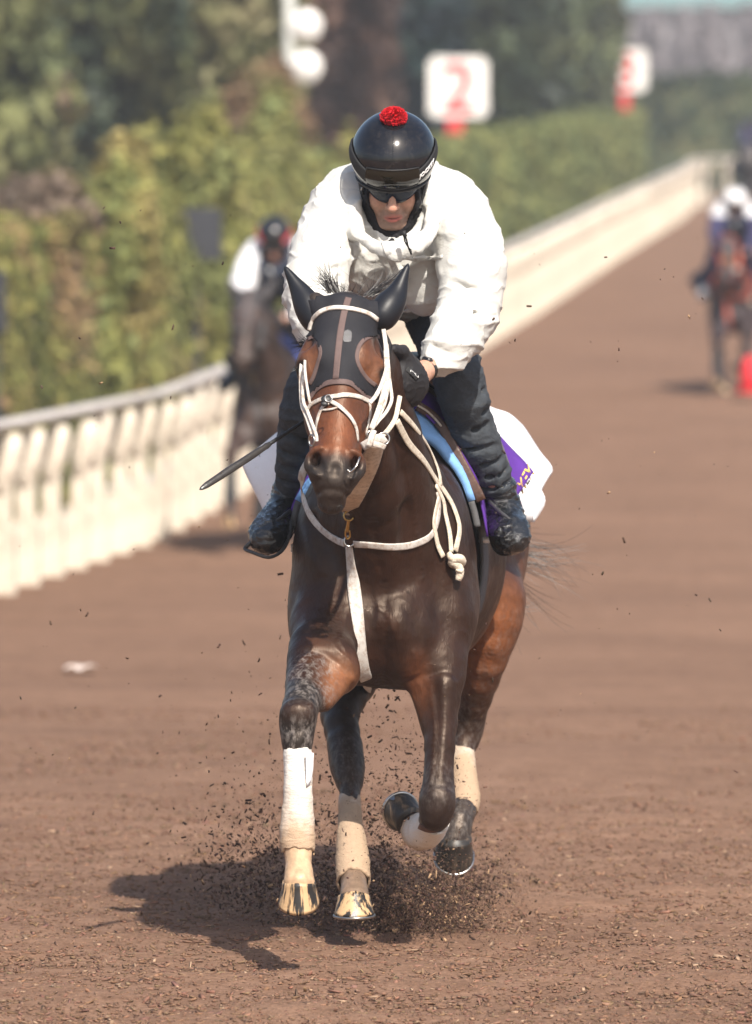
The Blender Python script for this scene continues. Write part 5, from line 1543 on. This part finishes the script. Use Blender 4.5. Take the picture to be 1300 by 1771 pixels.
MAT['leaf'] = mat_leaf('leaves'); MAT['bark'] = mat_simple('bark', (.10, .075, .06), .9, .3, 8, .6, bdist=.03)
MAT['twigs'] = mat_simple('hedge_twigs', (.095, .10, .045), .95, .3, 10, .3)
def leaves_obj(name, pts, nrm, size, cols, parent, mat='leaf'):
    n = len(pts); pts = np.asarray(pts)
    a = np.cross(nrm, RNG.normal(size=(n, 3))); a /= np.linalg.norm(a, axis=1, keepdims=True) + 1e-9
    b = np.cross(nrm, a); b /= np.linalg.norm(b, axis=1, keepdims=True) + 1e-9
    s_ = (size * (.6 + .8 * RNG.random(n)))[:, None]; nn = nrm / (np.linalg.norm(nrm, axis=1, keepdims=True) + 1e-9)
    v = np.stack([pts - a * s_, pts - b * s_ * .55 + nn * s_ * .15, pts + a * s_, pts + b * s_ * .55 + nn * s_ * .15], 1).reshape(-1, 3)
    me = mesh_from(name, v, np.arange(4 * n).reshape(-1, 4), False); vcol(me, 'leaf', np.repeat(cols, 4, 0))
    return obj(name, me, MAT[mat], parent)
def leafcols(pts, pal, s=.8, seed=0):
    pal = np.array(pal, float); n = len(pts)
    t = np.array([noise.noise(Vector(p) * s + Vector((seed, 0, 0))) for p in pts]) * 1.6 + .5 + RNG.normal(size=n) * .16
    t = np.clip(t, 0, .999) * (len(pal) - 1); i = t.astype(int); f = (t - i)[:, None]
    return (pal[i] * (1 - f) + pal[np.minimum(i + 1, len(pal) - 1)] * f) * (1 + RNG.normal(size=(n, 1)) * .18).clip(.4, 1.7)
def hedge(y0, y1, off, thick, h, pal, label, dens=60, size=.10, seed=0, group=None, xr=None):
    if xr is None: path = [(x - d[1] * 0 + (-d[1]) * off, y + d[0] * off, d) for x, y, d in fpath(1.0, 30) if y0 <= y <= y1 and x < 8.2]
    else: path = [(x, y0 + .02 * (x - xr[0]), V(1, 0)) for x in np.arange(xr[0], xr[1], 1.0)]
    p0 = path[0]; zb = zg(p0[1])
    root = empty('hedge', (p0[0], p0[1], zb)); tag(root, label, 'hedge', group)
    # core
    vs = []; fs = []; m = 9
    for i, (x, y, d) in enumerate(path):
        n_ = V(-d[1], d[0], 0); z0 = zg(y)
        for j, (u, w) in enumerate([(0, 0), (-.06, .35), (-.02, .8), (.12, .97), (.5, 1.0), (.88, .97), (1.02, .8), (1.06, .35), (1, 0)]):
            k = noise.noise(Vector((x * .7 + seed, y * .7, w * 4))) * .16
            vs.append(V(x, y, z0) + n_ * ((u * .86 + .07) * thick + (k if u < .5 else -k) * .5) + V(0, 0, w * (h - .12) + k * w))
    for i in range(len(path) - 1):
        for j in range(m - 1): fs.append((i * m + j, i * m + j + 1, (i + 1) * m + j + 1, (i + 1) * m + j))
    fs.append(tuple(range(m))[::-1]); fs.append(tuple((len(path) - 1) * m + j for j in range(m)))
    obj('branches', mesh_from('branches', vs, fs), MAT['twigs'], root)
    L = len(path); n = int(L * (2 * h + thick) * dens); t = RNG.random(n) * (L - 1); i = t.astype(int); f = t - i
    X = np.array([p[0] for p in path]); Yy = np.array([p[1] for p in path]); DX = np.array([p[2][0] for p in path]); DY = np.array([p[2][1] for p in path])
    x = X[i] * (1 - f) + X[i + 1] * f; y = Yy[i] * (1 - f) + Yy[i + 1] * f
    nx, ny = -DY[i], DX[i]
    side = RNG.random(n); pr = np.array([h * .85, thick, h * .5]); pr = np.cumsum(pr / pr.sum())
    u = np.where(side < pr[0], 0, np.where(side < pr[1], RNG.random(n), 1.0)); w = np.where((side >= pr[0]) & (side < pr[1]), 1.0, RNG.random(n))
    k = np.array([noise.noise(Vector((a * .7 + seed, b * .7, c * 4))) + .5 * noise.noise(Vector((a * 2.5 + seed, b * 2.5, c * 9))) for a, b, c in zip(x, y, w)]) * .13
    rr = RNG.normal(size=n) * .05
    outx = np.where(u == 0, -1, np.where(u == 1, 1, 0)); top_ = (w == 1.0)
    bulge = k + rr
    px = x + nx * (u * thick + outx * bulge); py = y + ny * (u * thick + outx * bulge)
    edge = np.clip((w - .85) / .15, 0, 1) * (~top_)
    px += nx * (-outx) * edge * .12 * thick; py += ny * (-outx) * edge * .12 * thick
    pz = np.interp(y, ZK, ZV) + w * h + np.where(top_, bulge, 0) - np.where(top_, .12 * np.abs(u - .5) * 2, 0)
    pts = np.stack([px, py, pz], 1); nrm = np.stack([nx * outx, ny * outx, np.where(top_, 1., .25)], 1) + RNG.normal(size=(n, 3)) * .38
    ends = [pts]; en = [nrm]
    for (ex, ey, ed), sg_ in ((path[0], -1), (path[-1], 1)):
        m2 = int(thick * h * dens * .9); uu = RNG.random(m2); w2 = RNG.random(m2); kk = sg_ * (.05 + RNG.random(m2) * .14) 
        q = np.stack([ex - ed[1] * uu * thick + ed[0] * kk, ey + ed[0] * uu * thick + ed[1] * kk, zg(ey) + w2 * h], 1)
        ends.append(q); en.append(np.array([ed[0] * sg_, ed[1] * sg_, .2]) + RNG.normal(size=(m2, 3)) * .4)
    pts = np.concatenate(ends); nrm = np.concatenate(en)
    leaves_obj('foliage', pts, nrm, size, leafcols(pts, pal, .9, seed), root)
    return root
OL = [(.17, .185, .06), (.25, .255, .075), (.33, .31, .10), (.36, .30, .12), (.36, .24, .13)]
GR = [(.13, .16, .062), (.19, .22, .08), (.25, .275, .10), (.29, .29, .11)]
hedge(40, 66, 1.2, 1.2, 2.5, OL, 'clipped olive and rust coloured hedge nearest the camera on the left, behind the rail', 300, .052, 1)
hedge(67, 88, 1.2, 1.2, 2.55, [OL[0], OL[1], OL[2], GR[2], OL[3]], 'yellow-green hedge between the rust coloured hedge and the round shrubs', 220, .062, 5)
hedge(89, 186, 1.2, 1.3, 2.42, GR, 'long clipped green hedge below the two red and white signs, running far away', 80, .10, 9)
hedge(203, 0, 0, 1.6, 3.2, [(.030, .048, .026), (.045, .068, .034), (.07, .095, .045)], 'dark green hedge closing the far end of the track behind the turn', 28, .18, 13, None, (5.5, 46))

def blob_tree(px, Y, top_y, wpx, name, pal, label, cat, n=2600, size=.12, lobes=9, low=None, bark='bark', group=None, trunk=True, fill=1.0, ratio=1.15, seed=0):
    s_ = F / Y; x = (px - 650) / s_; zb = zg(Y); zt = CH - (top_y - 100) / s_; r = wpx / s_ / 2
    zl = zb + (low if low is not None else .3); H_ = zt - zl
    root = empty(name, (x, Y, zb)); tag(root, label, cat, group)
    cs = []
    for i in range(lobes):
        a = RNG.random() * 6.28; q = RNG.random() ** .6 * .55; h_ = (i + .5) / lobes
        k = 1 - .35 * abs(h_ - .45) * 2
        cs.append((V(x + math.cos(a) * r * q * k, Y + math.sin(a) * r * q * k, zl + H_ * (.14 + .72 * h_)), V(r * .62 * k, r * .62 * k, H_ * .26)))
    pts = []; nr = []
    for c, rd in cs:
        m = int(n / lobes); d = RNG.normal(size=(m, 3)); d /= np.linalg.norm(d, axis=1, keepdims=True)
        k = np.array([noise.noise(Vector(q * 2.2) + Vector((c[0], seed, 0))) for q in d])
        rad = (.84 + .26 * k + RNG.normal(size=m) * .06) * (1 - .35 * (RNG.random(m) ** 3) * fill)
        pts.append(c + d * rd * rad[:, None]); nr.append(d + RNG.normal(size=(m, 3)) * .5)
    pts = np.concatenate(pts); nr = np.concatenate(nr); pts[:, 2] = np.maximum(pts[:, 2], zb + .05)
    leaves_obj('crown', pts, nr, size, leafcols(pts, pal, 1.4 / max(r, .5), seed), root)
    mb = MB()
    tr = max(.05, r * .09) if trunk else .03
    mb.sweep([(x, Y, zb - .1), (x + .05 * r, Y, zb + .3 * (zt - zb)), (x - .04 * r, Y, zb + .75 * (zt - zb))], [tr * 1.3, tr, tr * .4], 9, 4)
    for c, rd in cs[::2]:
        b0 = V(x, Y, max(zb + .15, c[2] - rd[2] * 1.2)); mb.sweep([b0, (b0 + c) / 2 + V(0, 0, .1 * r), c], [tr * .55, tr * .4, tr * .2], 6, 3)
    mb.build('trunk', MAT[bark], root)
    return root
MG = 'round shrubs behind the left hedge'
blob_tree(330, 74, 205, 330, 'shrub', [OL[1], OL[2], (.15, .16, .055), GR[2]], 'tall round olive-green shrub above the dark board in the hedge', 'shrub', 13000, .060, 10, .1, group=MG, trunk=False, seed=3)
blob_tree(470, 84, 172, 240, 'shrub', [GR[1], OL[2], (.16, .17, .06), GR[3]], 'tall yellow-green shrub at the right end of the shrub row, left of the black helmet', 'shrub', 12000, .060, 10, .1, group=MG, trunk=False, seed=4)
blob_tree(170, 68, 262, 300, 'shrub', [OL[1], GR[1], OL[2], OL[3]], 'broad olive shrub rising over the near hedge on the left', 'shrub', 12000, .058, 9, .1, group=MG, trunk=False, seed=6)
blob_tree(60, 64, 300, 260, 'shrub', [(.10, .075, .055), (.19, .14, .105), (.24, .18, .14), (.17, .15, .06)], 'dry pinkish brown shrub at the left edge above the near hedge', 'shrub', 3200, .06, 8, 2.0, group=MG, trunk=False, seed=8)
blob_tree(600, 92, 235, 130, 'shrub', [OL[1], (.16, .12, .07), OL[2]], 'low brownish shrub behind the helmet of the near rider', 'shrub', 2500, .09, 7, .1, group=MG, trunk=False, seed=9)
DG = [(.052, .074, .046), (.095, .122, .062), (.155, .178, .080), (.225, .235, .098)]
TG = 'trees behind the hedges'
blob_tree(210, 104, -520, 430, 'evergreen_tree', DG, 'big dark evergreen at the top left with a rust patch beneath it', 'tree', 7000, .16, 14, 1.0, group=TG, seed=11)
blob_tree(-60, 96, -430, 400, 'evergreen_tree', [DG[2], DG[3], (.19, .19, .09)], 'mid green evergreen cut by the left edge of the picture', 'tree', 6000, .16, 14, 1.0, group=TG, seed=12)
blob_tree(45, 116, -600, 330, 'evergreen_tree', DG[:3], 'dark evergreen behind and left of the biggest one', 'tree', 4500, .18, 12, .8, group=TG, seed=13)
blob_tree(400, 100, -380, 260, 'olive_tree', [(.16, .165, .075), (.23, .225, .11), (.30, .27, .15)], 'pale olive tree left of the pole with the white discs', 'tree', 6000, .13, 12, .6, group=TG, seed=14)
blob_tree(455, 97, 110, 210, 'autumn_bush', [(.20, .13, .075), (.25, .17, .09), (.24, .21, .09)], 'small russet bush below the pole with the white discs', 'bush', 2600, .10, 7, 2.4, trunk=False, seed=15)
blob_tree(110, 98, 130, 120, 'autumn_bush', [(.15, .115, .07), (.22, .15, .10)], 'small rust-red bush under the big dark evergreen', 'bush', 900, .10, 6, 2.9, trunk=False, seed=25)
blob_tree(590, 128, -560, 270, 'autumn_tree', [(.10, .065, .055), (.19, .11, .08), (.26, .155, .11)], 'reddish brown autumn tree to the right of the white discs', 'tree', 5200, .15, 14, 1.0, group=TG, seed=16)
blob_tree(690, 134, -500, 170, 'autumn_tree', [(.12, .085, .075), (.20, .125, .10)], 'thin greyish pink autumn tree above the helmet of the near rider', 'tree', 2800, .15, 12, 1.6, group=TG, seed=17)
blob_tree(745, 124, -560, 150, 'conifer', [(.012, .024, .032), (.020, .036, .042), (.028, .055, .048)], 'blue-black conifer directly behind the nearer red and white sign', 'tree', 4200, .16, 12, .3, group=TG, seed=18)
blob_tree(630, 150, -300, 200, 'conifer', [(.020, .022, .030), (.034, .034, .042)], 'very dark slate conifer between the autumn trees', 'tree', 3800, .18, 12, .2, group=TG, seed=19)
blob_tree(850, 140, -560, 200, 'conifer', [DG[0], DG[1], (.045, .065, .045)], 'dark green conifer right of the nearer sign', 'tree', 5200, .18, 14, .2, group=TG, seed=20)
blob_tree(960, 158, -420, 230, 'conifer', [DG[1], (.045, .062, .048), DG[2]], 'grey-green conifer left of the farther sign', 'tree', 5200, .20, 14, .2, group=TG, seed=21)
blob_tree(1030, 178, -250, 110, 'conifer', [DG[1], DG[2], (.075, .085, .045)], 'slim conifer at the right end of the dark trees, behind the farther sign', 'tree', 3000, .20, 12, .2, group=TG, seed=22)
for i, (px, Y, ty, w_) in enumerate([(300, 150, -620, 380), (480, 160, -600, 360), (60, 150, -700, 420), (-160, 140, -600, 420), (780, 190, -350, 300), (930, 200, -300, 300)]):
    blob_tree(px, Y, ty, w_, 'evergreen_tree', DG[:3], ['shaded evergreen seen between the big evergreen and the olive tree', 'shaded evergreen behind the pole with the white discs', 'shaded evergreen deep behind the left evergreens',
              'evergreen just outside the left edge', 'far evergreen behind the nearer sign', 'far evergreen behind the grey-green conifer'][i], 'tree', 3600, .24, 12, .4, group=TG, seed=30 + i)
GW = [(.17, .15, .16), (.25, .225, .235), (.31, .28, .29)]
for i, px in enumerate(range(1050, 1480, 62)):
    blob_tree(px, 330 + (i % 3) * 14, 6 + (i * 37 % 13), 104, 'bare_tree', GW, 'bare mauve tree, %s in the grove beyond the far dark hedge' % ['leftmost', 'second from the left', 'third from the left', 'fourth from the left', 'fifth from the left', 'sixth from the left', 'seventh and rightmost'][i], 'tree', 2200, .16, 9, .6, group='bare trees in the far grove', seed=50 + i)
# far building with a teal roof and wooded hills behind it
rb = empty('stable_building', (24, 470, zg(400))); tag(rb, 'long low far building with a teal roof above the bare grove', 'building')
mb = MB(); mb.box((24, 470, 1.6), (60, 12, 9.0)); mb.build('wall', mat_simple('pale_render', (.30, .28, .29), .9), rb, False)
mb = MB(); mb.add([(-7, 463, 5.7), (55, 463, 5.7), (55, 470, 7.4), (-7, 470, 7.4), (-7, 477, 5.7), (55, 477, 5.7)], [(0, 1, 2, 3), (3, 2, 5, 4), (0, 3, 4), (1, 5, 2)]); mb.build('roof', mat_simple('teal_sheet_roof', (.14, .30, .28), .5), rb, False)
hm = NT('wooded_hill'); v = hm.coord(); hm.color(hm.ramp(hm.noise(v, .12, 8, .7), [(.3, (.13, .12, .125)), (.7, (.22, .20, .205))])); hm.set(Roughness=1.0)
vs = []; fs = []; nx = 80
for i in range(nx + 1):
    x = -420 + i * 10.5
    for j, (y, z) in enumerate([(560, -2), (620, 12), (680, 22), (760, 24)]):
        vs.append((x, y + 30 * noise.noise(Vector((x * .01, j, 0))), z * (1 + .2 * noise.fractal(Vector((x * .012, j * .3, 1)), 1, 2, 4)) if j else z))
for i in range(nx):
    for j in range(3): fs.append((i * 4 + j, (i + 1) * 4 + j, (i + 1) * 4 + j + 1, i * 4 + j + 1))
tag(obj('hills', mesh_from('hills', vs, fs), hm.m), kind='structure')

# distance signs
MAT['sign_white'] = mat_simple('sign_enamel', (.78, .76, .73), .4, .03, 3, 0); MAT['sign_red'] = mat_simple('sign_red_paint', (.62, .045, .05), .45, .1, 4, 0)
def sign(px, py, Y, w_px, txt, label, pw=.25):
    s_ = F / Y; c = P(px, py, Y); w_ = w_px / s_; root = empty('distance_sign', (c[0], Y, zg(Y))); tag(root, label, 'sign', 'red and white distance signs')
    mb = MB(); mb.box(c, (w_, .05, w_ * 1.02)); b_ = mb.build('board', MAT['sign_white'], root, False, bevel=0)
    bm = bmesh.new(); bm.from_mesh(b_.data); es = [e for e in bm.edges if abs((e.verts[0].co - e.verts[1].co).y) > .04]; bmesh.ops.bevel(bm, geom=es, offset=w_ * .07, segments=4, affect='EDGES'); bm.to_mesh(b_.data); bm.free()
    text_on(txt, w_ * 1.15, lambda x, y, z: c + V(x, -.03 - z, y - w_ * .40), 'numeral', MAT['sign_red'], b_, 'CENTER', .004, .02 * w_)
    mb = MB(); mb.box((c[0] - .05 * w_, Y + .03, (c[2] - w_ * .4 + zg(Y)) / 2), (pw, .06, c[2] - w_ * .4 - zg(Y))); mb.build('post', MAT['sign_red'], root, False)
sign(792, 151, 122.0, 103, '2', 'nearer white sign with a red numeral 2 on a red post above the green hedge')
sign(1083, 122, 178.0, 71, '3', 'farther and smaller white sign with a red numeral on a red post')
# pole with two white discs
Y0 = 99.; c = P(500, 60, Y0); root = empty('signal_pole', (c[0], Y0, zg(Y0))); tag(root, 'pale pole carrying two round white discs, one above the other', 'pole')
mb = MB(); mb.sweep([(c[0], Y0, zg(Y0)), (c[0], Y0, 5.2)], .075, 12); mb.build('pole', mat_simple('pale_metal', (.48, .49, .46), .5, .05, 4, 0), root)
for py in (45, 116):
    q = P(529, py, Y0 - .12); mb = MB(); mb.sweep([q, q + V(0, .03, 0), q + V(0, .05, 0)], [.205, .215, .19], 32, 1, (1, 0, 0)); d_ = mb.build('disc', MAT['sign_white'], root)
    mb = MB(); mb.sweep([q + V(0, .05, 0), (c[0], Y0, q[2])], .025, 8); mb.build('arm', MAT['rail'], d_)
# dark boards on stakes in front of the hedge
MAT['board'] = mat_simple('slate_board', (.026, .028, .036), .6, .15, 8, .1)
for px, py, w_, h_, Y0, lab in [(339, 405, 88, 90, 73.0, 'dark slate square board on a stake at the end of the rust coloured hedge'), (-6, 522, 32, 104, 59.0, 'dark slate board cut off by the left edge, in front of the near hedge')]:
    s_ = F / Y0; q = P(px, py, Y0); root = empty('notice_board', (q[0], Y0, zg(Y0))); tag(root, lab, 'board', 'dark boards by the hedge')
    mb = MB(); mb.box(q, (w_ / s_, .06, h_ / s_)); mb.build('panel', MAT['board'], root, False, bevel=.008)
    mb = MB(); mb.box((q[0], Y0 + .05, (q[2] + zg(Y0)) / 2), (.05, .04, q[2] - zg(Y0))); mb.build('stake', MAT['board'], root, False)
# scrap of white litter on the track
q = P(138, 1166, 39.7); zq = zg(39.7); lit = [[V(q[0] + (i - 2) * .042, 39.7 + (j - 1) * .10, zq + .018 + .03 * RNG.random()) for j in range(3)] for i in range(5)]
l_, _, _ = solid_sheet(lit, .004, 'litter', mat_simple('dirty_paper', (.62, .52, .46), .8, .2, 20, .3), None, 3, .012); recentre(l_, (q[0], 39.7, zq))
tag(l_, 'crumpled pale scrap lying alone on the brown track on the left', 'litter')
# ------------------------------------------------------------------ the other horses and riders, farther down the track
def recolor(o, m):
    if not o.material_slots: return
    for s_ in o.material_slots: s_.link = 'OBJECT'; s_.material = m
def two_tone(me_, fn, mats):
    me = me_.copy(); me.materials.clear()
    for m in mats: me.materials.append(m)
    n = len(me.polygons); co = np.zeros(n * 3); me.polygons.foreach_get('center', co); co = co.reshape(-1, 3)
    me.polygons.foreach_set('material_index', fn(co).astype(np.int32)); return me
C_ = lambda n, c, r=.8: mat_simple(n, c, r, .15, 12, .2)
navy = C_('navy_vest', (.015, .022, .045)); greyhood = C_('grey_hood', (.045, .040, .042)); orange = C_('orange_webbing', (.42, .07, .03)); redb = C_('red_webbing', (.62, .02, .03)); white_ = C_('white_cloth_plain', (.72, .72, .74))
bluec = C_('blue_cloth', (.03, .09, .40)); tanc = C_('tan_noseband', (.35, .16, .05)); palegrey = C_('pale_grey_boot', (.42, .42, .44), .5); whitesh = mat_simple('white_helmet_lacquer', (.80, .80, .82), .25, .03, 9, 0)
blackc = C_('plain_black', (.012, .012, .014), .6); indigo = C_('indigo_sleeve', (.03, .028, .085))
def coatmat(name, col):
    return mat_simple(name, col, .5, .3, 6, .2)
def place_pair(px, py, Y, drop, rz, hl, rl, hcol, swap, drop_kids=(), scale=1.0, rider_swap=None, jacket=None, whip_on=False):
    """copies of the near horse and rider moved so that the rider's helmet stands at (px, py) at depth Y"""
    tgt = P(px, py, Y); src = np.array(RC)
    res = []
    for root, lab, cat, sw in ((horse, hl, 'horse', swap), (person, rl, 'person', rider_swap or {})):
        c = copy_tree(root); c['label'] = lab; c['category'] = cat
        R = Matrix.Rotation(rz, 4, 'Z'); c.matrix_world = Matrix.Translation(Vector(tgt)) @ R @ Matrix.Scale(scale, 4) @ Matrix.Translation(-Vector(src)); 
        if root is horse: recolor(c, hcol)
        def walk(o):
            for ch in list(o.children):
                nm = ch.name.split('.')[0]
                if nm in drop_kids:
                    for g in list(ch.children_recursive): bpy.data.objects.remove(g)
                    bpy.data.objects.remove(ch); continue
                if nm in sw: recolor(ch, sw[nm])
                if nm == 'jacket' and jacket is not None: ch.data = jacket
                walk(ch)
        walk(c); res.append(c)
    return res
jx = RC[0]
def vestL(co): return ((np.abs(co[:, 0] - jx - .01) < .125) & (co[:, 2] < 2.33)).astype(int)
j1 = two_tone(bpy.data.objects['jacket'].data, vestL, [white_, navy])
tiny = ('whiskers', 'mesh_glints', 'drawcord', 'glove_patch', 'watch', 'bracelet', 'pocket_welt', 'mane', 'bandage_keeper', 'bandage_tape')
place_pair(474, 404, 58.0, 0, math.radians(-3), 'dark horse with a grey hood behind on the left, half hidden by the near horse', 'rider in navy vest, white sleeves and black helmet, behind the near rider on the left',
           coatmat('dark_brown_coat', (.045, .026, .019)), {'face_hood': greyhood, 'ear_cover': greyhood, 'poll_cap': greyhood, 'bridle': blackc, 'cheek_piece': blackc, 'noseband': blackc, 'cross_strap': blackc, 'bit_guard': blackc, 'saddle_cloth': navy, 'blue_pad': bluec, 'saddle_cloth_panel': navy,
            'white_undercloth': blackc, 'white_flap': blackc, 'leg_bandage': blackc, 'breast_strap': blackc, 'breastplate': blackc, 'martingale': blackc, 'reins': blackc, 'girth': blackc}, tiny + ('lettering', 'emblem', 'pompom', 'pompom_base'), 1.04,
           {'goggle_strap': redb}, j1)
def vestR(co):
    ax = np.abs(co[:, 0] - jx - .01); return np.where(ax < .115, 1, np.where(co[:, 2] < 2.10, 2, 0))
j2 = two_tone(bpy.data.objects['jacket'].data, vestR, [white_, navy, indigo])
place_pair(1271, 343, 84.0, 0, math.radians(2), 'dark horse with orange-red straps coming up the track at the right edge', 'rider in a white helmet and navy vest with white shoulders at the right edge',
           coatmat('plum_brown_coat', (.030, .017, .018)), {'bridle': orange, 'cheek_piece': orange, 'noseband': tanc, 'cross_strap': tanc, 'nose_pad': tanc, 'saddle_cloth': navy, 'blue_pad': orange, 'saddle_cloth_panel': orange, 'breastplate': orange, 'breast_strap': orange,
            'martingale': redb, 'reins': orange, 'white_undercloth': navy, 'white_flap': navy, 'leg_bandage': blackc}, tiny + ('face_hood', 'lettering', 'emblem'), .97,
           {'helmet': whitesh, 'boot': palegrey, 'pompom': whitesh, 'pompom_base': whitesh, 'rim': whitesh, 'jeans': indigo}, j2)
q = P(1296, 679, 82.5); zq = q[2] - .0; mb = MB()
mb.sweep([(q[0], 82.5, zq), (q[0], 82.5, zq + .03)], [.16, .15], 20, 1, (1, 0, 0)); mb.sweep([(q[0], 82.5, zq + .03), (q[0], 82.5, zq + .2), (q[0], 82.5, zq + .36), (q[0], 82.5, zq + .40)], [.12, .10, .07, .03], 20, 1, (1, 0, 0))
cone = mb.build('marker_cone', redb); recentre(cone, (q[0], 82.5, zq)); tag(cone, 'bright red marker cone on the track at the right edge, by the far horse', 'cone')
j3 = two_tone(bpy.data.objects['jacket'].data, lambda co: np.zeros(len(co)), [C_('purple_navy_jacket', (.028, .028, .085))])
place_pair(1302, 212, 160.0, 0, math.radians(3), 'very small dark horse on the far turn, cut by the right edge', 'very small rider in a purple-navy jacket on the far turn at the right edge',
           coatmat('black_brown_coat', (.016, .012, .014)), {'saddle_cloth': navy, 'saddle_cloth_panel': navy, 'white_undercloth': navy, 'white_flap': navy, 'blue_pad': navy, 'leg_bandage': blackc, 'bridle': blackc, 'breastplate': blackc, 'breast_strap': blackc, 'reins': blackc, 'martingale': blackc, 'face_hood': navy},
           tiny + ('lettering', 'emblem', 'tail'), 1.0, {'helmet': navy, 'pompom': navy}, j3)
# ------------------------------------------------------------------ wood chips on and over the track
def mat_chip():
    m = NT('wood_chips'); at = m.n('ShaderNodeVertexColor'); at.layer_name = 'chip'; m.color(at.outputs['Color']); m.set(Roughness=.9, Specular_IOR_Level=.2); return m.m
MAT['chip'] = mat_chip()
def chips(name, pts, size, elong, cols, label, cat, flat=False):
    n = len(pts); d = RNG.normal(size=(n, 3))
    if flat: d[:, 2] *= .25
    d /= np.linalg.norm(d, axis=1, keepdims=True)
    b = np.cross(d, RNG.normal(size=(n, 3)) if not flat else np.tile([0, 0, 1.], (n, 1)) + RNG.normal(size=(n, 3)) * .35); b /= np.linalg.norm(b, axis=1, keepdims=True) + 1e-9
    c = np.cross(d, b); L_ = (size * elong)[:, None]; w_ = size[:, None]
    t = w_ * (.25 + .3 * RNG.random((n, 1)))
    k = .5 + .5 * RNG.random((n, 1)); k2 = .4 + .6 * RNG.random((n, 1))
    P8 = [pts - d * L_ - b * w_ * k - c * t, pts - d * L_ * k + b * w_ * k2 - c * t, pts + d * L_ * k2 + b * w_ - c * t * k, pts + d * L_ - b * w_ * k2 - c * t,
          pts - d * L_ * k - b * w_ * k + c * t, pts - d * L_ * k + b * w_ * k2 + c * t * k, pts + d * L_ * k2 + b * w_ * k + c * t, pts + d * L_ * k2 - b * w_ * k2 + c * t]
    v = np.stack(P8, 1).reshape(-1, 3)
    q = np.array([(0, 3, 2, 1), (4, 5, 6, 7), (0, 1, 5, 4), (1, 2, 6, 5), (2, 3, 7, 6), (3, 0, 4, 7)])
    f = (q[None] + 8 * np.arange(n)[:, None, None]).reshape(-1, 4)
    me = mesh_from(name, v, f, False); vcol(me, 'chip', np.repeat(cols, 8, 0))
    return tag(obj(name, me, MAT['chip']), label, cat, kind='stuff')
def brown(n, lo=.4, hi=1.5, pale=.08):
    b = np.array([(.085, .050, .036)]) * (lo + (hi - lo) * RNG.random((n, 1))) * (1 + RNG.normal(size=(n, 3)) * .06)
    p = RNG.random(n) < pale; b[p] = np.array((.40, .26, .15)) * (.6 + .6 * RNG.random((p.sum(), 1))); return b.clip(.004, .9)
# thrown up behind and under the hooves
def plume(n, cx, cy, sx, sy, Yc, sY, ymax=1640):
    px = cx + RNG.normal(size=n) * sx; py = cy - np.abs(RNG.normal(size=n)) * sy + RNG.random(n) * 12; Y = Yc + RNG.normal(size=n) * sY
    return np.array([P(a, b, c) for a, b, c in zip(px, py, Y)])
A = [plume(9500, 735, 1628, 62, 50, 22.45, .2), plume(6500, 805, 1615, 46, 62, 23.35, .15), plume(4800, 640, 1620, 60, 90, 22.7, .3), plume(3000, 520, 1600, 80, 90, 22.9, .4),
     plume(1800, 440, 1570, 60, 95, 22.9, .4), plume(1500, 690, 1520, 60, 170, 22.7, .3), plume(700, 560, 1500, 140, 190, 22.8, .5)]
pts = np.concatenate(A); pts = pts[pts[:, 2] > -.02]
sz = .0009 + .0032 * RNG.random(len(pts)) ** 2.8
chips('flying_wood_chips', pts, sz, 1.2 + 2.2 * RNG.random(len(pts)) ** 2, brown(len(pts), .3, 1.5, .07), 'dark spray of wood chips and dirt thrown up around the near horse\'s hooves', 'wood chips')
A = [plume(9000, 735, 1630, 75, 55, 22.4, .25), plume(7000, 795, 1620, 58, 70, 23.35, .15), plume(7000, 600, 1620, 110, 70, 22.7, .35), plume(4000, 650, 1580, 130, 130, 22.7, .35)]
fp = np.concatenate(A); fp = fp[fp[:, 2] > -.02]
chips('fine_dirt', fp, .0005 + .0009 * RNG.random(len(fp)), 1.0 + RNG.random(len(fp)), brown(len(fp), .5, 1.7, .03), 'fine brown dirt puffing up from the track under the galloping horse', 'dirt')
n = 200; px = RNG.random(n) * 1300; py = 350 + RNG.random(n) * 1150; Y = 21 + RNG.random(n) * 2.5
pts = np.array([P(a, b, c) for a, b, c in zip(px, py, Y)]); pts = pts[pts[:, 2] > .02]
chips('scattered_wood_chips', pts, .0011 + .0028 * RNG.random(len(pts)) ** 3, 1.2 + 2 * RNG.random(len(pts)), brown(len(pts), .3, 1.2, .12), 'few single wood chips hanging in the air around horse and rider', 'wood chips')
n = 52000; Y = 18.6 + (RNG.random(n) ** 2.2) * 17.0; X = (RNG.random(n) - .5) * Y * .115
Z = np.array([noise.fractal(Vector((a * 2.6, b * 2.6, 0)), 1, 2, 5) * .012 for a, b in zip(X, Y)]) + np.interp(Y, ZK, ZV)
pts = np.stack([X, Y, Z + .002], 1)
bc = np.array([(.198, .115, .075)]) * (.68 + .56 * RNG.random((n, 1))) * (1 + RNG.normal(size=(n, 3)) * .05); p = RNG.random(n) < .05; bc[p] = np.array((.36, .24, .16)) * (.7 + .4 * RNG.random((p.sum(), 1)))
chips('ground_wood_chips', pts, .0018 + .0046 * RNG.random(n) ** 3, 1.3 + 2.6 * RNG.random(n) ** 2, bc.clip(.01, .9), 'loose brown wood chips covering the track in the foreground', 'wood chips', True)
# ------------------------------------------------------------------ thin morning haze
hz = NT('haze_air'); hz.t.nodes.remove(hz.b)
pv = hz.n('ShaderNodeVolumePrincipled'); pv.inputs['Color'].default_value = (.93, .94, .96, 1); pv.inputs['Density'].default_value = .0009; pv.inputs['Anisotropy'].default_value = .2
hz.l(pv.outputs[0], hz.out.inputs['Volume'])
mb = MB(); mb.box((20, 400, 11), (960, 900, 30)); hb = mb.build('haze', hz.m, None, False); tag(hb, kind='stuff')
